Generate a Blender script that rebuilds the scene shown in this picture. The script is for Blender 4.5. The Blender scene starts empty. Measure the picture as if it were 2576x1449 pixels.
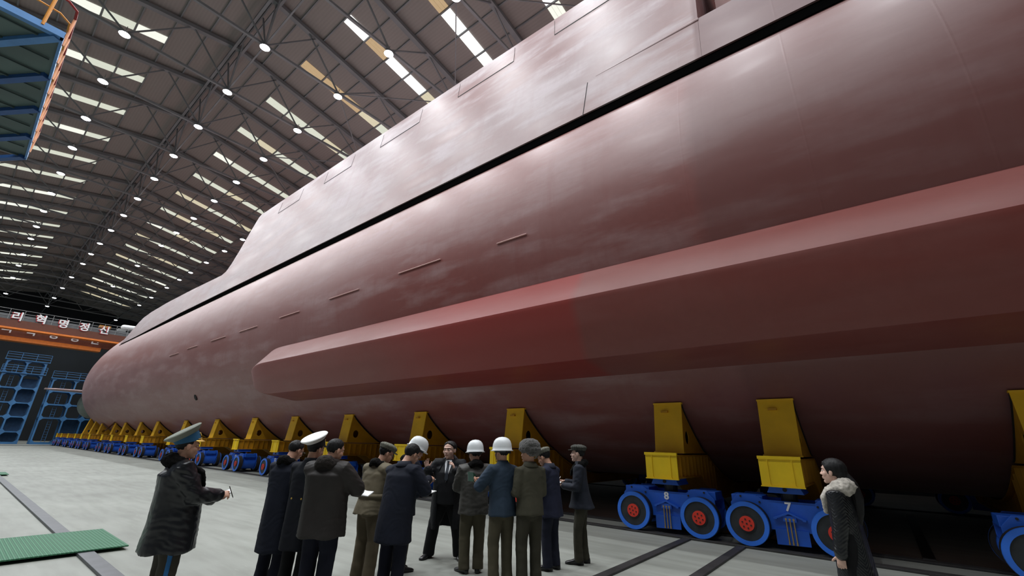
import bpy, bmesh, math, random
import numpy as np
from mathutils import Vector, Matrix, noise, Quaternion
from mathutils.geometry import tessellate_polygon
random.seed(7)
PI = math.pi
SC = bpy.context.scene
C = SC.collection
# ------------------------------------------------------------------ camera
W, H, F = 2576.0, 1449.0, 1090.0
def cray(px, py):
    return Vector((px - W/2, H/2 - py, -F)).normalized()
_Y = cray(-142, 1080)
_Z = cray(1858, 1080 + 2000*.0255).cross(_Y).normalized()
if _Z.y < 0: _Z = -_Z
_X = _Y.cross(_Z)
RM = Matrix((_X, _Y, _Z))            # camera axes -> world axes
CAM = Vector((0, 0, 1.7))
cam = bpy.data.cameras.new('camera')
co = bpy.data.objects.new('camera', cam); C.objects.link(co)
co.matrix_world = Matrix.Translation(CAM) @ RM.to_4x4()
cam.sensor_width = 36; cam.lens = F*36/W; cam.clip_end = 400; cam.clip_start = .05
SC.camera = co
def wray(px, py): return RM @ cray(px, py)
def on_z(px, py, z=0):
    d = wray(px, py); return CAM + d*((z - 1.7)/d.z)
def on_x(px, py, x):
    d = wray(px, py); return CAM + d*(x/d.x)
def on_y(px, py, y):
    d = wray(px, py); return CAM + d*(y/d.y)

# ------------------------------------------------------------------ materials
def new_mat(name):
    m = bpy.data.materials.new(name); m.use_nodes = True
    nt = m.node_tree
    return m, nt, nt.nodes['Principled BSDF']
def srgb(r, g, b):
    f = lambda v: (v/255/12.92) if v/255 <= .04045 else ((v/255 + .055)/1.055)**2.4
    return (f(r), f(g), f(b), 1)
def mat(name, col, rough=.6, metal=0, var=.12, scale=3.0, bump=0, bscale=40, spec=.5, stretch=(1, 1, 1), emit=None, es=0, sheen=0, bdist=.02):
    """plain procedural material: base colour broken up by noise, optional fine bump"""
    m, nt, b = new_mat(name)
    N = nt.nodes; L = nt.links
    tc = N.new('ShaderNodeTexCoord'); mp = N.new('ShaderNodeMapping'); L.new(tc.outputs['Object'], mp.inputs[0])
    mp.inputs['Scale'].default_value = stretch
    nz = N.new('ShaderNodeTexNoise'); nz.inputs['Scale'].default_value = scale; nz.inputs['Detail'].default_value = 5
    L.new(mp.outputs[0], nz.inputs['Vector'])
    rp = N.new('ShaderNodeValToRGB')
    c0 = [max(0, c*(1 - var)) for c in col[:3]] + [1]; c1 = [min(1, c*(1 + var)) for c in col[:3]] + [1]
    rp.color_ramp.elements[0].position = .3; rp.color_ramp.elements[1].position = .7
    rp.color_ramp.elements[0].color = c0; rp.color_ramp.elements[1].color = c1
    L.new(nz.outputs['Fac'], rp.inputs[0]); L.new(rp.outputs[0], b.inputs['Base Color'])
    b.inputs['Roughness'].default_value = rough; b.inputs['Metallic'].default_value = metal
    b.inputs['Specular IOR Level'].default_value = spec
    if sheen: b.inputs['Sheen Weight'].default_value = sheen
    if bump:
        n2 = N.new('ShaderNodeTexNoise'); n2.inputs['Scale'].default_value = bscale; n2.inputs['Detail'].default_value = 3
        L.new(mp.outputs[0], n2.inputs['Vector'])
        bp = N.new('ShaderNodeBump'); bp.inputs['Strength'].default_value = bump; bp.inputs['Distance'].default_value = bdist
        L.new(n2.outputs['Fac'], bp.inputs['Height']); L.new(bp.outputs[0], b.inputs['Normal'])
    if emit:
        b.inputs['Emission Color'].default_value = emit; b.inputs['Emission Strength'].default_value = es
    return m
M = {}
def hull_paint(name, zones):
    """red-oxide primer: worn, brushed patches of mauve grey over red, with paint bands and painted-in shade steps along the hull"""
    m, nt, b = new_mat(name); N = nt.nodes; L = nt.links
    tc = N.new('ShaderNodeTexCoord')
    def nz(scale, st, det=6, rough=.55):
        mp = N.new('ShaderNodeMapping'); mp.inputs['Scale'].default_value = st; L.new(tc.outputs['Object'], mp.inputs[0])
        n = N.new('ShaderNodeTexNoise'); n.inputs['Scale'].default_value = scale; n.inputs['Detail'].default_value = det
        n.inputs['Roughness'].default_value = rough
        L.new(mp.outputs[0], n.inputs['Vector']); return n.outputs['Fac']
    def mixc(fac, a, bb):
        x = N.new('ShaderNodeMix'); x.data_type = 'RGBA'
        if isinstance(fac, float): x.inputs[0].default_value = fac
        else: L.new(fac, x.inputs[0])
        for k, v in ((6, a), (7, bb)):
            if isinstance(v, tuple): x.inputs[k].default_value = v
            else: L.new(v, x.inputs[k])
        return x.outputs[2]
    def mp_(v, a, bb, c=0, d=1):
        r = N.new('ShaderNodeMapRange'); L.new(v, r.inputs[0])
        for k, q in zip((1, 2, 3, 4), (a, bb, c, d)): r.inputs[k].default_value = q
        return r.outputs[0]
    big = nz(.22, (1, .6, 1.3)); brush = nz(1.3, (1, .25, 1.2)); drip = nz(1.0, (1.2, 2.2, .22)); fine = nz(6, (1, 1, 1))
    base = mixc(mp_(big, .38, .64), zones['red'], zones['mauve'])
    base = mixc(mp_(brush, .48, .68, 0, zones.get('bamt', .55)), base, zones['grey'])
    base = mixc(mp_(drip, .52, .75, 0, .4), base, zones['red'])
    base = mixc(mp_(fine, .3, .8, 0, .18), base, zones['dark'])
    sep = N.new('ShaderNodeSeparateXYZ'); L.new(tc.outputs['Object'], sep.inputs[0])
    for (lim, wid, col, amt) in zones.get('shade_steps', []):
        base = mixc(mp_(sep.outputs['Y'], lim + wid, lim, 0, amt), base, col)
    for (y0, y1, col, amt) in zones.get('bands', []):
        up = mp_(sep.outputs['Y'], y0 - .12, y0 + .12, 0, 1); dn = mp_(sep.outputs['Y'], y1 + 4, y1, 0, amt)
        mu = N.new('ShaderNodeMath'); mu.operation = 'MULTIPLY'; L.new(up, mu.inputs[0]); L.new(dn, mu.inputs[1])
        base = mixc(mu.outputs[0], base, col)
    b.inputs['Sheen Weight'].default_value = zones.get('sheen', 0); b.inputs['Sheen Roughness'].default_value = .5; b.inputs['Sheen Tint'].default_value = (1, .85, .86, 1)
    L.new(base, b.inputs['Base Color'])
    L.new(mp_(brush, .3, .7, zones.get('r0', .38), zones.get('r1', .56)), b.inputs['Roughness'])
    b.inputs['Specular IOR Level'].default_value = zones.get('spec', .5)
    # plate welds: shallow ring every 2.2 m
    fr = N.new('ShaderNodeMath'); fr.operation = 'PINGPONG'; fr.inputs[1].default_value = 1.1; L.new(sep.outputs['Y'], fr.inputs[0])
    wl = mp_(fr.outputs[0], .0, .03, zones.get('weld', 1), 0)
    ad = N.new('ShaderNodeMath'); ad.operation = 'MULTIPLY_ADD'; L.new(wl, ad.inputs[0]); ad.inputs[1].default_value = .10
    L.new(big, ad.inputs[2])
    bp = N.new('ShaderNodeBump'); bp.inputs['Strength'].default_value = .16; bp.inputs['Distance'].default_value = .05
    L.new(ad.outputs[0], bp.inputs['Height']); L.new(bp.outputs[0], b.inputs['Normal'])
    return m
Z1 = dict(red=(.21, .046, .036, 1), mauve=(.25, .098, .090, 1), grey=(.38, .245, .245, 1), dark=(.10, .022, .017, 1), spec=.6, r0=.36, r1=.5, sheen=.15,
          shade_steps=[(1.9, .25, (.16, .060, .055, 1), .55)])  # cast shadow painted into the hull colour aft of this edge
Z2 = dict(bamt=.85, red=(.31, .185, .18, 1), mauve=(.36, .275, .28, 1), grey=(.52, .44, .46, 1), dark=(.20, .12, .12, 1),  # casing tone lightened to hold the ceiling's reflected light; the mottling is weathering
          shade_steps=[(1.7, .1, (.17, .075, .075, 1), .85)])  # the same cast shadow, painted into the casing colour
Z3 = dict(red=(.205, .036, .027, 1), mauve=(.225, .062, .051, 1), grey=(.24, .078, .068, 1), dark=(.13, .025, .02, 1), weld=0, spec=.5, sheen=.1,
          bands=[(4.9, 9, (.27, .022, .016, 1), .8)])
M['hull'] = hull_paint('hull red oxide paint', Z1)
M['casing'] = hull_paint('casing weathered top-lit paint', Z2)
M['flank'] = hull_paint('flank fairing paint', Z3)
M['darkred'] = mat('dark red primer', (.20, .06, .05), .6, var=.2, scale=1)
M['black'] = mat('black gap shade', (.002, .002, .002), .95, spec=0)  # stands in for the darkness inside the casing slit
M['seam'] = mat('dark seam', (.012, .008, .01), .8)
M['bead'] = mat('pink weld bead paint', (.60, .36, .33), .6)
M['dome'] = mat('pale green cap paint', (.17, .21, .19), .5)
M['yellow'] = mat('yellow machine paint', (.92, .62, .008), .5, var=.08, scale=2.5, bump=.1, bscale=60)
M['post'] = mat('worn post paint', (.84, .48, .010), .55, var=.08, scale=2)
M['ochre'] = mat('worn yellow paint', (.56, .27, .006), .6, var=.14, scale=2)
M['blue'] = mat('blue machine paint', (.016, .115, .62), .42, var=.1, scale=4, bump=.08, bscale=50)
M['rimblue'] = mat('pale blue rim paint', (.03, .17, .75), .4, var=.1)
M['tyre'] = mat('dark rubber and grease', (.018, .015, .014), .7)
M['disc'] = mat('dark wheel disc', (.02, .024, .028), .45, var=.3, scale=8)
M['redhub'] = mat('red hub paint', (.62, .035, .018), .5)
M['brass'] = mat('brass pipe', (.55, .38, .16), .4, metal=.7)
M['white'] = mat('white lettering', (.85, .85, .85), .5, var=.02)
M['rednote'] = mat('red letter backing', (.5, .02, .03), .5)
M['steel'] = mat('grey roof steel', (.22, .235, .245), .6, var=.15, scale=.6)
M['lamphouse'] = mat('lamp housing', (.5, .52, .54), .4)
M['lens'] = mat('lit lamp lens', (.9, .95, 1), .4, emit=(.86, .93, 1, 1), es=22)
M['rail'] = mat('dark steel rail', (.032, .030, .030), .55, var=.25, scale=5)
M['railgrey'] = mat('grey steel bar', (.10, .105, .115), .5, var=.15, scale=5)
M['scafblue'] = mat('blue scaffold paint', (.035, .15, .34), .55, var=.2, scale=1)
M['scafdark'] = mat('dark blue sheet', (.02, .07, .16), .7, var=.2)
M['orange'] = mat('orange crane paint', (.80, .20, .012), .5)
M['brown'] = mat('brown crane side', (.13, .034, .014), .6)
M['greyrail'] = mat('grey guard rail', (.32, .33, .33), .6)
M['craneyel'] = mat('crane ochre', (.5, .22, .03), .6)

def floor_mat():
    m, nt, b = new_mat('concrete floor'); N = nt.nodes; L = nt.links
    tc = N.new('ShaderNodeTexCoord')
    n1 = N.new('ShaderNodeTexNoise'); n1.inputs['Scale'].default_value = .35; n1.inputs['Detail'].default_value = 8; L.new(tc.outputs['Object'], n1.inputs['Vector'])
    mp = N.new('ShaderNodeMapping'); mp.inputs['Scale'].default_value = (3.2, .5, 1); mp.inputs['Rotation'].default_value = (0, 0, .9); L.new(tc.outputs['Object'], mp.inputs[0])
    n2 = N.new('ShaderNodeTexNoise'); n2.inputs['Scale'].default_value = 1.4; n2.inputs['Detail'].default_value = 9; L.new(mp.outputs[0], n2.inputs['Vector'])
    r = N.new('ShaderNodeValToRGB'); r.color_ramp.elements[0].position = .3; r.color_ramp.elements[1].position = .72
    r.color_ramp.elements[0].color = (.275, .283, .255, 1); r.color_ramp.elements[1].color = (.375, .388, .352, 1)
    L.new(n1.outputs['Fac'], r.inputs[0])
    x = N.new('ShaderNodeMix'); x.data_type = 'RGBA'; x.blend_type = 'MULTIPLY'; x.inputs[0].default_value = .55
    r2 = N.new('ShaderNodeValToRGB'); r2.color_ramp.elements[0].position = .35; r2.color_ramp.elements[1].position = .6
    r2.color_ramp.elements[0].color = (.72, .72, .70, 1); r2.color_ramp.elements[1].color = (1, 1, 1, 1)
    L.new(n2.outputs['Fac'], r2.inputs[0]); L.new(r.outputs[0], x.inputs[6]); L.new(r2.outputs[0], x.inputs[7])
    # scattered dark specks and pale scuffs
    n3 = N.new('ShaderNodeTexNoise'); n3.inputs['Scale'].default_value = 7; n3.inputs['Detail'].default_value = 2; L.new(mp.outputs[0], n3.inputs['Vector'])
    r3 = N.new('ShaderNodeValToRGB'); r3.color_ramp.elements[0].position = .70; r3.color_ramp.elements[1].position = .76
    r3.color_ramp.elements[0].color = (0, 0, 0, 1); r3.color_ramp.elements[1].color = (.6, .6, .6, 1); L.new(n3.outputs['Fac'], r3.inputs[0])
    y = N.new('ShaderNodeMix'); y.data_type = 'RGBA'; L.new(r3.outputs[0], y.inputs[0]); L.new(x.outputs[2], y.inputs[6]); y.inputs[7].default_value = (.40, .40, .37, 1)
    L.new(y.outputs[2], b.inputs['Base Color']); b.inputs['Roughness'].default_value = .62
    b.inputs['Specular IOR Level'].default_value = .35
    bp = N.new('ShaderNodeBump'); bp.inputs['Strength'].default_value = .12; L.new(n2.outputs['Fac'], bp.inputs['Height']); L.new(bp.outputs[0], b.inputs['Normal'])
    return m
M['concrete'] = floor_mat()
def wave_mat(name, c0, c1, scale, axis='X', rough=.6, bump=.5):
    m, nt, b = new_mat(name); N = nt.nodes; L = nt.links
    tc = N.new('ShaderNodeTexCoord'); w = N.new('ShaderNodeTexWave'); w.bands_direction = axis; w.inputs['Scale'].default_value = scale
    w.inputs['Distortion'].default_value = .1
    L.new(tc.outputs['Object'], w.inputs['Vector']); r = N.new('ShaderNodeValToRGB')
    r.color_ramp.elements[0].color = c0; r.color_ramp.elements[1].color = c1
    L.new(w.outputs['Fac'], r.inputs[0]); L.new(r.outputs[0], b.inputs['Base Color']); b.inputs['Roughness'].default_value = rough
    bp = N.new('ShaderNodeBump'); bp.inputs['Strength'].default_value = bump; bp.inputs['Distance'].default_value = .02
    L.new(w.outputs['Fac'], bp.inputs['Height']); L.new(bp.outputs[0], b.inputs['Normal'])
    return m
M['mat_green'] = wave_mat('green ribbed rubber', (.025, .13, .065, 1), (.055, .21, .11, 1), 7, 'X')
M['deck_teal'] = wave_mat('teal deck sheet', (.065, .105, .10, 1), (.09, .145, .135, 1), .25, 'DIAGONAL', .6, .3)
M['ceil'] = wave_mat('roof sheet', (.295, .275, .256, 1), (.315, .293, .274, 1), 1.6, 'X', .85, .08)
M['wall'] = mat('dark wall sheet', (.018, .022, .026), .9, var=.2, scale=.2)
M['skylight'] = [mat('skylight panel %d' % i, (.2, .2, .17), .6, emit=e, es=s) for i, (e, s) in enumerate([
    ((.84, .88, .74, 1), .75), ((.90, .92, .82, 1), 1.0), ((.80, .72, .50, 1), .75), ((.72, .48, .24, 1), .6), ((.95, .97, .95, 1), 1.35)])]

# ------------------------------------------------------------------ mesh helpers
class MB:
    def __init__(self): self.v = []; self.f = []
    def add(self, vs, fs):
        o = len(self.v); self.v += [tuple(v) for v in vs]; self.f += [tuple(i + o for i in f) for f in fs]; return self
    def box(self, x0, x1, y0, y1, z0, z1):
        return self.add([(x0, y0, z0), (x1, y0, z0), (x1, y1, z0), (x0, y1, z0), (x0, y0, z1), (x1, y0, z1), (x1, y1, z1), (x0, y1, z1)],
                        [(0, 3, 2, 1), (4, 5, 6, 7), (0, 1, 5, 4), (1, 2, 6, 5), (2, 3, 7, 6), (3, 0, 4, 7)])
    def bar(self, a, b, w, h=None, up=(0, 0, 1)):
        a = Vector(a); b = Vector(b); h = h or w; d = (b - a).normalized(); up = Vector(up)
        if abs(d.dot(up)) > .98: up = Vector((1, 0, 0))
        s = d.cross(up).normalized(); u = s.cross(d)
        vs = []
        for p in (a, b):
            for (i, j) in ((-1, -1), (1, -1), (1, 1), (-1, 1)): vs.append(p + s*i*w/2 + u*j*h/2)
        return self.add(vs, [(0, 1, 2, 3)[::-1], (4, 5, 6, 7), (0, 1, 5, 4), (1, 2, 6, 5), (2, 3, 7, 6), (3, 0, 4, 7)])
    def loft(self, rings, cap=True, closed=True):
        o = len(self.v); n = len(rings[0])
        for r in rings: self.v += [tuple(p) for p in r]
        for k in range(len(rings) - 1):
            for i in range(n if closed else n - 1):
                j = (i + 1) % n
                self.f.append((o + k*n + i, o + k*n + j, o + (k + 1)*n + j, o + (k + 1)*n + i))
        if cap:
            self.f.append(tuple(o + i for i in range(n))[::-1]); m = o + (len(rings) - 1)*n; self.f.append(tuple(m + i for i in range(n)))
        return self
    def tube(self, pts, r, seg=10, flat=1.0, up=(0, 0, 1), dome=True):
        pts = [Vector(p) for p in pts]; rr = r if isinstance(r, (list, tuple)) else [r]*len(pts)
        if dome:
            d0 = (pts[0] - pts[1]).normalized(); d1 = (pts[-1] - pts[-2]).normalized(); q = []; qr = []
            for k in (.15, .6): q.append(pts[0] + d0*rr[0]*math.cos(k*PI/2)*.95); qr.append(rr[0]*math.sin(k*PI/2))
            q += pts; qr += list(rr)
            for k in (.6, .15): q.append(pts[-1] + d1*rr[-1]*math.cos(k*PI/2)*.95); qr.append(rr[-1]*math.sin(k*PI/2))
            pts, rr = q, qr
        rings = []; up = Vector(up); s_prev = None
        for i, p in enumerate(pts):
            d = (pts[min(i + 1, len(pts) - 1)] - pts[max(i - 1, 0)]).normalized()
            if s_prev is None:
                u = up if abs(d.dot(up)) < .95 else Vector((1, 0, 0)); s = d.cross(u).normalized()
            else:
                s = (s_prev - d*s_prev.dot(d)).normalized()
            s_prev = s; t = s.cross(d)
            rings.append([p + s*math.cos(a)*rr[i] + t*math.sin(a)*rr[i]*flat for a in [2*PI*k/seg for k in range(seg)]])
        return self.loft(rings)
    def cyl(self, a, b, r, seg=24, r2=None):
        return self.tube([a, b], [r, r if r2 is None else r2], seg, dome=False)
    def ell(self, c, r, rot=None, nu=14, nv=9):
        c = Vector(c); vs = []; fs = []
        for i in range(nv + 1):
            th = PI*i/nv
            for j in range(nu):
                ph = 2*PI*j/nu; p = Vector((r[0]*math.sin(th)*math.cos(ph), r[1]*math.sin(th)*math.sin(ph), r[2]*math.cos(th)))
                if rot is not None: p = rot @ p
                vs.append(c + p)
        for i in range(nv):
            for j in range(nu):
                k = (j + 1) % nu; fs.append((i*nu + j, (i + 1)*nu + j, (i + 1)*nu + k, i*nu + k))
        return self.add(vs, fs)
    def prism(self, pts, axis, a, b, holes=()):
        """polygon given in the two other axes, extruded along axis from a to b"""
        loops = [list(pts)] + [list(h) for h in holes]; flat = [p for l in loops for p in l]
        tri = tessellate_polygon([[Vector((p[0], p[1], 0)) for p in l] for l in loops])
        def mk(p, t):
            if axis == 'y': return (p[0], t, p[1])
            if axis == 'x': return (t, p[0], p[1])
            return (p[0], p[1], t)
        n = len(flat); vs = [mk(p, a) for p in flat] + [mk(p, b) for p in flat]
        fs = [tuple(t) for t in tri] + [tuple(i + n for i in t)[::-1] for t in tri]; o = 0
        for l in loops:
            k = len(l)
            for i in range(k): j = (i + 1) % k; fs.append((o + i, o + j, o + j + n, o + i + n))
            o += k
        return self.add(vs, fs)
    def merge(self, other, mtx=None):
        return self.add([(mtx @ Vector(v)) if mtx is not None else v for v in other.v], other.f)
    def build(self, name, m, parent=None, smooth=False, fix=True, bevel=0):
        me = bpy.data.meshes.new(name); me.from_pydata(self.v, [], self.f)
        bm = bmesh.new(); bm.from_mesh(me)
        bmesh.ops.remove_doubles(bm, verts=bm.verts, dist=1e-6)
        if fix: bmesh.ops.recalc_face_normals(bm, faces=bm.faces)
        bm.to_mesh(me); bm.free()
        for x in (m if isinstance(m, (list, tuple)) else [m]): me.materials.append(x)
        if smooth: me.polygons.foreach_set('use_smooth', [True]*len(me.polygons))
        o = bpy.data.objects.new(name, me); C.objects.link(o)
        if parent: o.parent = parent
        if bevel:
            b = o.modifiers.new('b', 'BEVEL'); b.width = bevel; b.segments = 2; b.limit_method = 'ANGLE'
        return o
def tag(o, label=None, cat=None, group=None, kind=None):
    if label: o['label'] = label
    if cat: o['category'] = cat
    if group: o['group'] = group
    if kind: o['kind'] = kind
    return o
def empty(name, loc, rz=0):
    o = bpy.data.objects.new(name, None); C.objects.link(o); o.location = loc; o.rotation_euler = (0, 0, rz); o.empty_display_size = .2
    return o
def copy_tree(o, parent=None):
    c = o.copy(); C.objects.link(c); c.parent = parent
    for k in ('label', 'group'):
        if parent is None and k in c: del c[k]
    for ch in list(o.children): copy_tree(ch, c)
    return c
def sharp(o, ang=35):
    me = o.data
    me.polygons.foreach_set('use_smooth', [True]*len(me.polygons))
    bm = bmesh.new(); bm.from_mesh(me)
    for e in bm.edges:
        if len(e.link_faces) == 2 and e.calc_face_angle(0) > math.radians(ang): e.smooth = False
    bm.to_mesh(me); bm.free(); return o
def text_mesh(name, s, size, m, parent, mtx, ext=.006, offset=0.0, bold=0.0, shear=0):
    cu = bpy.data.curves.new(name, 'FONT'); cu.body = s; cu.size = size; cu.extrude = ext; cu.align_x = 'CENTER'; cu.align_y = 'CENTER'; cu.offset = bold
    to = bpy.data.objects.new(name, cu); C.objects.link(to); bpy.context.view_layer.update()
    me = bpy.data.meshes.new_from_object(to.evaluated_get(bpy.context.evaluated_depsgraph_get()))
    bpy.data.objects.remove(to); me.name = name; me.transform(mtx); me.materials.clear(); me.materials.append(m)
    o = bpy.data.objects.new(name, me); C.objects.link(o); o.parent = parent
    return o
ORD = ['nearest', 'second', 'third', 'fourth', 'fifth', 'sixth', 'seventh', 'eighth', 'ninth', 'tenth', 'eleventh', 'twelfth', 'thirteenth', 'fourteenth', 'fifteenth', 'sixteenth', 'seventeenth', 'eighteenth', 'nineteenth', 'twentieth', 'twenty-first', 'twenty-second']
def ordn(i): return 'nearest to the camera' if i == 0 else ORD[i] + ' from the camera'

# ------------------------------------------------------------------ hall shell
XL, XR, YB, YF = -15.7, 27.3, -26.0, 131.0
RX, RZ, RS = 5.8, 29.3, .18
def roof_z(x): return RZ - RS*abs(x - RX)
o = MB().box(XL, XR, YB, YF, -.3, 0).build('floor', M['concrete']); tag(o, kind='structure')
mb = MB(); mb.prism([(XL, roof_z(XL)), (RX, RZ), (XR, roof_z(XR)), (XR, roof_z(XR) + .3), (RX, RZ + .3), (XL, roof_z(XL) + .3)], 'y', YB, YF)
tag(mb.build('ceiling', M['ceil']), kind='structure')
for n, b in (('wall_left', (XL - .3, XL, YB, YF)), ('wall_right', (XR, XR + .3, YB, YF)), ('wall_far', (XL, XR, YF, YF + .3)), ('wall_back', (XL, XR, YB - .3, YB))):
    tag(MB().box(*b, 0, 25.6 if n in ('wall_left', 'wall_right') else 29.2).build(n, M['wall'] if n == 'wall_far' else mat(n + ' cladding', (.10, .11, .12), .85)), kind='structure')
# steel cover strips and rails let into the floor
k = 0
def rail(name, label, x0, x1, y0, y1, h, m, cat='rail'):
    return tag(MB().box(x0, x1, y0, y1, 0.0005, h).build(name, m, bevel=.005), label, cat)
rail('floor_rail', 'dark steel track rail under the outer wheels of the blue bogies', 9.80, 10.0, -16, 90, .035, M['rail'])
rail('floor_rail', 'dark steel track rail under the inner wheels of the blue bogies', 10.75, 10.95, -16, 90, .035, M['rail'])
rail('floor_rail', 'long grey steel bar on the open floor passing under the green mat', 1.73, 1.92, 3, 84.3, .04, M['railgrey'])
rail('floor_rail', 'dark cross rail ending at the right wheel of bogie 8, left of two', 2.6, 9.79, 3.28, 3.43, .03, M['rail'])
rail('floor_rail', 'dark cross rail on the floor ending between bogies 7 and 8, right of two', 2.6, 9.79, 2.30, 2.45, .03, M['rail'])
rail('floor_rail', 'dark cross rail running into the shadow beneath the hull right of the woman', 9.0, 9.79, -.35, -.18, .03, M['rail'])
rail('floor_rail', 'dark cross rail continuing between the two tracks under the hull', 11.0, 18.5, -.35, -.18, .03, M['rail'])
rail('floor_rail', 'wide dark cross track on the floor at the far end before the blue scaffolds', -10, 9.79, 84.4, 85.9, .03, M['rail'])
rail('floor_rail', 'dark steel track rail along the far side under the hull', 19.75, 19.95, -16, 90, .035, M['rail'])
def green_mat(label, x0, x1, y0, y1, z=.045):
    return tag(MB().box(x0, x1, y0, y1, z, z + .02).build('rubber_mat', M['mat_green'], bevel=.003), label, 'mat', 'green rubber mats on the floor')
green_mat('green ribbed rubber mat lying over the grey bar near the left foreground', -2.2, 2.32, 9.5, 11.38)
green_mat('green mat further back at the left edge, only its corner showing', -2.0, 2.15, 27.6, 29.2)
green_mat('small far green mat at the left edge in front of the far track', -2.0, 1.9, 78.0, 80.5)

# roof steel -------------------------------------------------------
ty = [1.5 + 6.05*i for i in range(-4, 21)]
ty = [13.6 + 6.05*i for i in range(-6, 19)]
def make_truss():
    r = empty('roof_truss', (0, 0, 0))
    zb = 25.2
    mb = MB()
    for s in (-1, 1):
        xe = XL + .15 if s < 0 else XR - .15
        mb.bar((RX, 0, RZ - .32), (xe, 0, roof_z(xe) - .32), .26, .34, (0, 1, 0))
    mb.build('top_chord', M['steel'], r)
    MB().bar((XL + 1.6, 0, zb), (XR - 1.6, 0, zb), .16, .16).build('bottom_chord', M['steel'], r)
    nodes = [-10.9, -5.3, .2, 6.0, 11.1, 16.9, 22.4]; w = MB()
    for i, x in enumerate(nodes):
        for dx in (-2.8, 2.8):
            xx = x + dx
            w.bar((x, 0, zb), (xx, 0, roof_z(xx) - .4), .085, .085)
        if abs(x - 6) < .1: w.bar((x, 0, zb), (x, 0, roof_z(x) - .4), .09)
    w.build('web_brace', M['steel'], r)
    return r
tr = make_truss()
for i, y in enumerate(ty):
    o = tr if i == 0 else copy_tree(tr)
    o.location = (0, y, 0)
    tag(o, 'grey steel roof truss spanning the hall, ' + (ordn(i - 4) if i >= 4 else 'overhead behind the camera'), 'roof truss', 'roof trusses')
    if i < 4: o['label'] = 'grey steel roof truss overhead, outside the near edge of the view'
pn = 0
for s in (-1, 1):
    for j in range(0, 13):
        x = RX + s*(.06 + 1.72*j)
        if not (XL < x < XR): continue
        o = MB().bar((x, YB, roof_z(x) - .09), (x, YF, roof_z(x) - .09), .08, .12).build('roof_purlin', M['steel'])
        side = 'left' if s < 0 else 'right'
        tag(o, 'grey purlin along the roof, %s down the %s slope from the ridge' % (['first', 'second', 'third', 'fourth', 'fifth', 'sixth', 'seventh', 'eighth', 'ninth', 'tenth', 'eleventh', 'twelfth', 'thirteenth'][j], side), 'purlin', 'roof purlins')
# longitudinal ridge lattice and ties
r = empty('ridge_beam', (RX, 0, 28.2)); mb = MB()
mb.bar((-.28, YB, .3), (-.28, YF, .3), .16, .22).bar((.28, YB, .3), (.28, YF, .3), .16, .22); mb.build('chord', M['steel'], r)
mb = MB()
for i in range(len(ty) - 1):
    a, b = ty[i], ty[i + 1]; m_ = (a + b)/2
    mb.bar((.2, a, -3.0), (0, a + 1.4, .25), .08).bar((.2, b, -3.0), (0, b - 1.4, .25), .08)
mb.build('knee_brace', M['steel'], r)
tag(r, 'dark double steel ridge beam running the length of the roof', 'beam')
MB().bar((.2, YB, -3.0), (.2, YF, -3.0), .09).build('tie_rod', M['steel'], r)
for x, nm in ((16.9, 'above the raised casing on the right'), (-5.3, 'over the left side')):
    tag(MB().bar((x, YB, 25.2), (x, YF, 25.2), .09).build('tie_rod', M['steel']), 'thin steel tie running along the lamps ' + nm, 'tie rod')
r = empty('roof_bracing', (0, 0, 25.2))
mb = MB()
for i in range(0, len(ty) - 1):
    a, b = ty[i], ty[i + 1]
    if i % 2 == 0: mb.bar((11.1, a, .0), (16.9, b, .0), .06).bar((16.9, b, 0), (11.1, b + 6.05, 0), .06)
    if i > 10: mb.bar((16.9, a, 0), (22.4, b, 0), .06).bar((22.4, a, 0), (16.9, b, 0), .06)
mb.build('wind_brace', M['steel'], r); tag(r, 'thin crossing wind braces between the lower chords on the right', 'brace')
# skylights
wn = 0
for i in range(2, len(ty) - 1):
    ym = (ty[i] + ty[i + 1])/2
    for s in (-1, 1):
        mb = MB(); idx = []
        for j in range(5):
            xa = RX + s*(.06 + 1.72*(2 + j) + .06) ; xb = RX + s*(.06 + 1.72*(3 + j) - .06)
            # a panel is a translucent strip with two shallow folds
            for (y0, y1) in ((-.42, -.15), (-.13, .13), (.15, .42)):
                za, zb_ = roof_z(xa) - .03, roof_z(xb) - .03
                mb.add([(xa, ym + y0, za), (xb, ym + y0, zb_), (xb, ym + y1, zb_), (xa, ym + y1, za),
                        (xa, ym + y0, za - .02), (xb, ym + y0, zb_ - .02), (xb, ym + y1, zb_ - .02), (xa, ym + y1, za - .02)],
                       [(0, 1, 2, 3), (7, 6, 5, 4), (0, 4, 5, 1), (1, 5, 6, 2), (2, 6, 7, 3), (3, 7, 4, 0)])
                near = s > 0 and ty[i] < 24
                if s < 0: c = random.choice([0, 0, 1, 0])
                elif near: c = random.choice([4, 4, 4, 1, 2]) if j != 1 else 3
                else: c = random.choice([0, 0, 1, 2, 0]) if not (24 < ty[i] < 36 and j < 3 and ty[i] < 30) else 3
                if y0 == -.42: keep = c
                idx += [keep]*6
        wn += 1
        o = mb.build('window_%d' % wn, M['skylight'], fix=False); o.data.polygons.foreach_set('material_index', idx); tag(o, kind='structure')

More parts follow.
